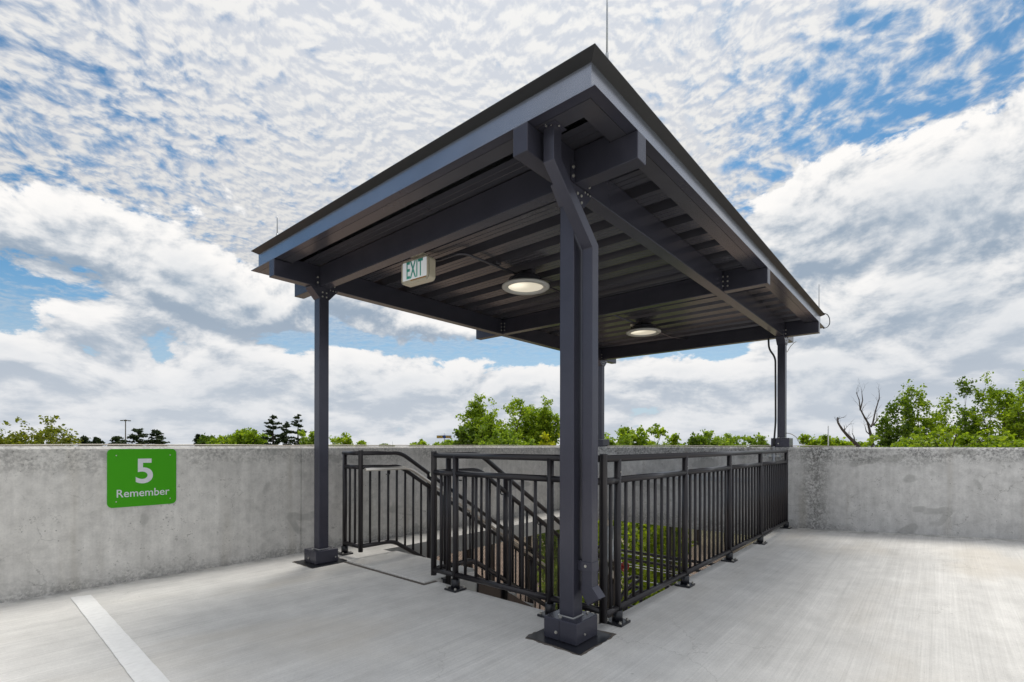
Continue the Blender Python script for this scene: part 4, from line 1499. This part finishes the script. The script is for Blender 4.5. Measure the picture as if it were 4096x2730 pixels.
def pine(seed, px, depth, top_y, width_px, label, group='pines beyond the left parapet', per=15, levels=15, span_px=None):
    rng = np.random.default_rng(seed)
    b = at(px, YH, depth)
    top = at(px, top_y, depth).z
    H = top - GZ
    m_px = depth / FPX
    wid = width_px * m_px / 2
    span = (span_px or (1790 - top_y) * 1.6) * m_px          # height of crown
    t_ = thing('pine_tree', (b.x, b.y, GZ), label, 'tree', group)
    p0 = np.array([b.x, b.y, GZ])
    vs, fs = [], []
    seg_tube(vs, fs, p0, p0 + [0, 0, H * 0.6], H * 0.016, H * 0.011, 8)
    seg_tube(vs, fs, p0 + [0, 0, H * 0.6], p0 + [0, 0, H * 0.99], H * 0.011, 0.03, 6)
    P_ = []
    for i in range(levels):
        f = (i + rng.uniform(0.15, .75)) / levels
        z = top - f * span
        for k in range(int(rng.integers(3, 6))):
            L_ = wid * min(1.0, 0.24 + 1.9 * f) * rng.uniform(0.45, 1.12)
            a = rng.uniform(0, 2 * math.pi)
            d_ = np.array([math.cos(a), math.sin(a), rng.uniform(0.05, 0.35)])
            q0 = np.array([b.x, b.y, z - 0.2 * L_ + rng.normal(0, 0.12)])
            q1 = q0 + d_ * L_
            seg_tube(vs, fs, q0, q1, 0.05, 0.015, 4)
            m_ = max(3, int(L_ / (4.0 * m_px)))
            for w in range(m_):
                s = 0.25 + 0.75 * (w + 1) / m_
                P_.append(q0 + d_ * L_ * s + rng.normal(0, 1, 3) * [L_ * 0.09, L_ * 0.09, 1.1 * m_px])
    for k in range(6):
        P_.append(np.array([b.x, b.y, top - (1 + k * 2.2) * m_px]) + rng.normal(0, 1.0, 3) * m_px)
    C = np.repeat(np.array(P_), per, axis=0)
    Q = C + rng.normal(0, 1, C.shape) * [2.6 * m_px, 2.6 * m_px, 1.3 * m_px]
    wood_obj('trunk', vs, fs, 'bark', t_)
    leaf_obj('crown', leaves(rng, Q, 3.4 * m_px, flat=0.3, elong=2.4), 'needle', t_, rng)
    return t_


# far left
SM = dict(nl=6, nsec=6, ntw=3, leaf_px=7, clump_px=12, dome=60)
BU = dict(nl=7, nsec=7, ntw=3, per=14, clump_px=12, dome=420)
TH_ = 'trees seen through the stairwell'
broadleaf(1, 35, 34, 1662, 300, 'olive yellow tree in thin spring leaf at the far left edge', 'leafolive', 16, leaf_px=7, nl=9, nsec=9, ntw=4, dome=420)
broadleaf(2, 185, 38, 1700, 170, 'sparse olive tree beside the leftmost tree, sky showing through', 'leafolive', 5, leaf_px=8, nsec=6)
pine(11, 338, 120, 1752, 46, 'tiny dark pine above the left parapet, leftmost of the pines')
pine(12, 388, 120, 1757, 44, 'second tiny dark pine from the left above the parapet')
pine(13, 472, 120, 1750, 84, 'low spreading dark pine at the foot of the tall light mast')
pine(14, 553, 110, 1719, 110, 'dark flat-topped pine above the green sign, left of a pair')
pine(15, 626, 110, 1725, 76, 'dark pine above the green sign, right of a pair')
pine(16, 792, 100, 1742, 28, 'small narrow dark spruce left of the green tree clump')
broadleaf(17, 828, 100, 1744, 64, 'small dark round tree beside the narrow spruce', 'leafdark', 18, **SM)
broadleaf(18, 895, 92, 1728, 170, 'green rounded tree, left half of the clump before the tall pines', 'leaf', **{**BU, 'leaf_px': 7})
broadleaf(19, 985, 92, 1716, 200, 'green rounded tree, right half of the clump before the tall pines', 'leaf', **{**BU, 'leaf_px': 7})
pine(20, 1092, 85, 1664, 112, 'tall dark pine, left one of the three before the left canopy post')
pine(21, 1146, 88, 1692, 70, 'shorter dark pine between the two tallest pines')
pine(22, 1192, 85, 1664, 88, 'tall dark pine close to the left canopy post')
broadleaf(23, 1238, 60, 1722, 84, 'light green young tree just left of the left canopy post', 'leaflight', 12, **SM)
broadleaf(24, 1345, 58, 1731, 140, 'bright green tree just right of the left canopy post', 'leaf', 14, leaf_px=7, clump_px=12, dome=160)
broadleaf(25, 1430, 60, 1764, 76, 'low green tree top beside the bright green tree', 'leaf', 14, **SM)
broadleaf(26, 1548, 170, 1777, 46, 'tiny dark tree top on the skyline left of the distant pylon sign', 'leafdark', 14, **SM)
broadleaf(27, 1690, 105, 1761, 110, 'small green tree left of the pylon sign pole', 'leaf', 18, **SM)
broadleaf(28, 1795, 105, 1759, 110, 'small yellowish green tree at the foot of the pylon sign', 'leaflight', 18, **SM)
# big maples behind the stair
broadleaf(31, 1960, 46, 1574, 260, 'large airy green maple left of the near post', 'leaf', 20, leaf_px=6.5, nl=9, nsec=9, ntw=4, clump_px=17, dome=420)
broadleaf(32, 2150, 48, 1576, 200, 'large green maple partly hidden by the near post', 'leaf', 20, leaf_px=6.5, nl=8, nsec=9, ntw=4, clump_px=17, dome=380)
broadleaf(33, 1880, 44, 1690, 130, 'lower dark green tree at the left foot of the large maple', 'leafdark', 16, nl=7, nsec=7)
broadleaf(34, 2030, 42, 1698, 260, 'pale green flowering shrub mass under the large maples', 'leaflight', **BU)
broadleaf(35, 2195, 36, 1724, 150, 'bright yellow small tree beside the near post', 'leafyellow', **BU)
# between the near post and the right post
broadleaf(41, 2445, 44, 1726, 130, 'yellow green tree behind the back post', 'leaflight', 16, dome=160)
broadleaf(42, 2555, 48, 1692, 220, 'tall bushy green tree right of the back post', 'leaf', **BU)
broadleaf(143, 2665, 50, 1732, 130, 'green tree falling off to the right of the bushy tree', 'leaf', 14, leaf_px=7, clump_px=12, dome=320)
broadleaf(44, 2740, 90, 1774, 70, 'small green tree top in the dip between two groups of trees', 'leaf', 14, **SM)
broadleaf(45, 2795, 66, 1727, 80, 'airy dark green tree at the left of the wide green crown', 'leafdark', 9, nl=6, nsec=7)
broadleaf(46, 2905, 68, 1716, 260, 'wide rounded light green crown left of the right post', 'leaflight', **{**BU, 'leaf_px': 7})
broadleaf(47, 3042, 72, 1748, 66, 'dark cedar-like tree touching the right post', 'leafdark', 24, **SM)
# right of the right post
broadleaf(51, 3285, 78, 1734, 160, 'round green tree right of the right post', 'leaf', **{**BU, 'leaf_px': 7})
broadleaf(52, 3395, 78, 1756, 150, 'low green tree behind the white rod', 'leaf', **{**BU, 'leaf_px': 7})
broadleaf(53, 3560, 36, 1582, 150, 'thin green tree leaning over the bare dead tree', 'leafdark', 8, nl=6, nsec=7, upb=0.10)
broadleaf(54, 3705, 36, 1512, 190, 'tall open green tree with the first crest right of the dead tree', 'leaf', 14, leaf_px=6.5, nl=7, nsec=8, upb=0.10)
broadleaf(55, 3875, 37, 1514, 190, 'tall open green tree with the second crest right of the dead tree', 'leafdark', 14, leaf_px=6.5, nl=6, nsec=8, upb=0.10)
broadleaf(156, 4070, 34, 1418, 230, 'tallest green tree at the right edge', 'leaf', 18, leaf_px=6.5, nl=9, nsec=9, upb=0.08, dome=150)
broadleaf(57, 3630, 30, 1706, 280, 'bushy undergrowth tree below the open trees, left part', 'leaf', **BU)
broadleaf(58, 3850, 30, 1700, 280, 'bushy undergrowth tree below the open trees, middle part', 'leaf', **BU)
broadleaf(59, 4040, 30, 1690, 260, 'bushy undergrowth tree at the right edge under the tallest tree', 'leaf', **BU)
# just outside, seen through the stairwell
broadleaf(61, 2505, 13.5, 1905, 250, 'bright yellow green tree outside, seen through the stairwell', 'leaflime', 14, leaf_px=11, clump_px=30, nl=9, nsec=9, ntw=5, crown=0.62, group=TH_)
broadleaf(62, 2590, 21, 1890, 190, 'darker green tree outside behind the yellow green one', 'leaf', 26, leaf_px=11, clump_px=30, nl=9, nsec=9, ntw=5, crown=0.62, group=TH_)
broadleaf(63, 2290, 22, 1900, 200, 'green tree outside below the left parapet, seen past the near post', 'leaflight', 24, leaf_px=11, clump_px=30, nl=9, nsec=9, ntw=5, crown=0.62, group=TH_)


# dead tree: bare limbs only
def dead(seed, px, depth, limbs, label, r0):
    rng = np.random.default_rng(seed)
    b = at(px, YH, depth)
    t_ = thing('dead_tree', (b.x, b.y, GZ), label, 'tree', 'bare trees on the right')
    vs, fs = [], []
    right = np.array([sy_, -cy, 0.0]); fwd = np.array([cy, sy_, 0.0])

    def twig(p, d_, L_, r, lev):
        q = p
        dd = d_ / np.linalg.norm(d_)
        for i in range(4):
            dd = dd + rng.normal(0, 0.10, 3); dd /= np.linalg.norm(dd)
            n_ = q + dd * L_ / 4
            seg_tube(vs, fs, q, n_, r * (1 - .2 * i), r * (1 - .2 * (i + 1)), 4)
            if lev and rng.random() < 0.75:
                ax_ = rng.normal(0, 1, 3); ax_ -= dd * ax_.dot(dd); ax_ /= np.linalg.norm(ax_)
                twig(n_, dd * .85 + ax_ * .55 + np.array([0, 0, .15]), L_ * 0.5, r * 0.5, lev - 1)
            q = n_

    for path, rr in limbs:
        pts = [np.array(at(x, y, depth)) + fwd * dz for x, y, dz in path]
        for i in range(len(pts) - 1):
            a_, c_ = rr * (1 - 0.75 * i / (len(pts) - 1)), rr * (1 - 0.75 * (i + 1) / (len(pts) - 1))
            seg_tube(vs, fs, pts[i], pts[i + 1], a_, c_, 7)
            if i > 0:
                d_ = pts[i + 1] - pts[i]
                for k in range(2):
                    ax_ = rng.normal(0, 1, 3)
                    twig(pts[i] + d_ * rng.uniform(.1, .9), d_ / np.linalg.norm(d_) * 0.8 + ax_ * 0.35 + np.array([0, 0, .2]), rng.uniform(.3, .8), rr * 0.16, 1)
    g0 = np.array([b.x, b.y, GZ]); g1 = np.array(at(limbs[0][0][0][0], limbs[0][0][0][1], depth))
    seg_tube(vs, fs, g0, g1, r0 * 1.5, limbs[0][1], 9)
    wood_obj('trunk', vs, fs, 'deadbark', t_)


dead(71, 3494, 33, [(((3494, 1830, 0), (3488, 1740, 0.1), (3478, 1700, 0.1), (3462, 1668, 0)), 0.12),
                    (((3484, 1705, 0), (3500, 1690, 0.2), (3515, 1640, 0.3), (3530, 1590, 0.3), (3530, 1568, .3)), 0.065),
                    (((3478, 1700, 0), (3455, 1670, -.1), (3432, 1635, -.2), (3428, 1600, -.2), (3412, 1570, -.3)), 0.065),
                    (((3432, 1640, -.2), (3446, 1600, -.1), (3446, 1560, 0)), 0.05),
                    (((3490, 1745, 0), (3474, 1725, .2), (3472, 1700, .3)), 0.05),
                    (((3500, 1700, .2), (3520, 1680, .3), (3530, 1650, .5)), 0.05)], 'bare dead tree with forked black limbs right of the right post', 0.24)
dead(72, 3440, 33, [(((3446, 1800, 0), (3420, 1770, 0), (3398, 1745, 0.1), (3372, 1715, 0.1), (3356, 1690, .1), (3350, 1668, 0)), 0.14),
                    (((3420, 1770, 0), (3420, 1745, .1), (3416, 1730, .2)), 0.05), (((3382, 1722, .1), (3386, 1700, .2)), 0.03)],
     'bare leaning dead limb left of the forked dead tree', 0.18)

# ------------------------------------------------------------------ far poles and the pylon sign
def pole(name, px, top, depth, r, label, mat='dark', head=False):
    b = at(px, YH, depth); z1 = at(px, top, depth).z
    t_ = thing(name, (b.x, b.y, GZ), label, 'pole')
    obj('shaft', MB().tube([(b.x, b.y, GZ), (b.x, b.y, z1)], r * 1.3, 8, r1=r * 0.8), mat, t_, smooth='quad')
    if head:
        for k in range(4):
            a = YAW + math.pi / 4 + k * math.pi / 2
            c_ = Vector((math.cos(a), math.sin(a), 0))
            obj('arm', MB().tube([(b.x, b.y, z1 - 0.1), tuple(Vector((b.x, b.y, z1 - 0.25)) + c_ * 0.9)], r * 0.5, 6), mat, t_)
            q = Vector((b.x, b.y, z1 - 0.3)) + c_ * 0.95
            obj('floodlight', MB().box((q.x - .3, q.y - .3, q.z - .15), (q.x + .3, q.y + .3, q.z + .1)), mat, t_)
    return t_


pole('light_mast', 502, 1682, 150, 0.16, 'tall thin light mast with a cross head above the green sign', 'dark', True)
pole('antenna_mast', 1570, 1768, 300, 0.16, 'thin distant mast on the skyline left of the pylon sign', 'galv')

DP = 330
pb = at(1778, YH, DP)
py = thing('pylon_sign', (pb.x, pb.y, GZ), 'distant blue pylon sign with yellow lettering on a tall pole', 'sign')
ztop = at(1778, 1734, DP).z; s0 = at(1778, 1743.5, DP).z; s1 = at(1778, 1754.5, DP).z
rgt = Vector((sy_, -cy, 0)); fwd = Vector((cy, sy_, 0))
obj('pole', MB().tube([(pb.x, pb.y, GZ), (pb.x, pb.y, ztop)], 0.35, 10), 'galv', py, smooth='quad')
pxm = DP / FPX
hh = s0 - s1


def slab_between(name, p, q, z0_, z1, th, mat, parent):
    d_ = (q - p).normalized(); n_ = Vector((-d_.y, d_.x, 0)) * th
    c8 = [p - n_, q - n_, q + n_, p + n_]
    vs = [(v_.x, v_.y, z0_) for v_ in c8] + [(v_.x, v_.y, z1) for v_ in c8]
    return obj(name, MB().add(vs, [(0, 3, 2, 1), (4, 5, 6, 7), (0, 1, 5, 4), (1, 2, 6, 5), (2, 3, 7, 6), (3, 0, 4, 7)]), mat, parent)


cL = pb + rgt * ((1747.5 - 1778) * pxm); cR = pb + rgt * ((1805 - 1778) * pxm); near1 = pb + rgt * ((1776 - 1778) * pxm) - fwd * 2.4; near2 = pb + rgt * ((1783 - 1778) * pxm) - fwd * 2.4
for nm, p_, q_ in (('panel', cL, near1), ('panel', near2, cR)):
    slab_between('panel', p_, q_, s1, s0, 0.2, 'signbrown' if p_ is cL else 'signblue', py)
    d_ = (q_ - p_); L_ = d_.length; d_.normalize(); n_ = Vector((d_.y, -d_.x, 0))
    if n_.dot(fwd) > 0: n_ = -n_
    mid = (p_ + q_) / 2 + n_ * 0.24
    text_obj('IKEA', py, 'signyellow', L_ * 0.86, hh * 0.80, lambda u, v, n, mid=mid, d_=d_, n_=n_: mid + d_ * u + n_ * n + Vector((0, 0, s1 + hh * 0.10 - mid.z + v)), mid, thick=0.08, bold=0.03)
slab_between('panel', near1 + fwd * .1, near2 + fwd * .1, s1 - 0.1, s0 + 0.15, 0.15, 'signblue', py)
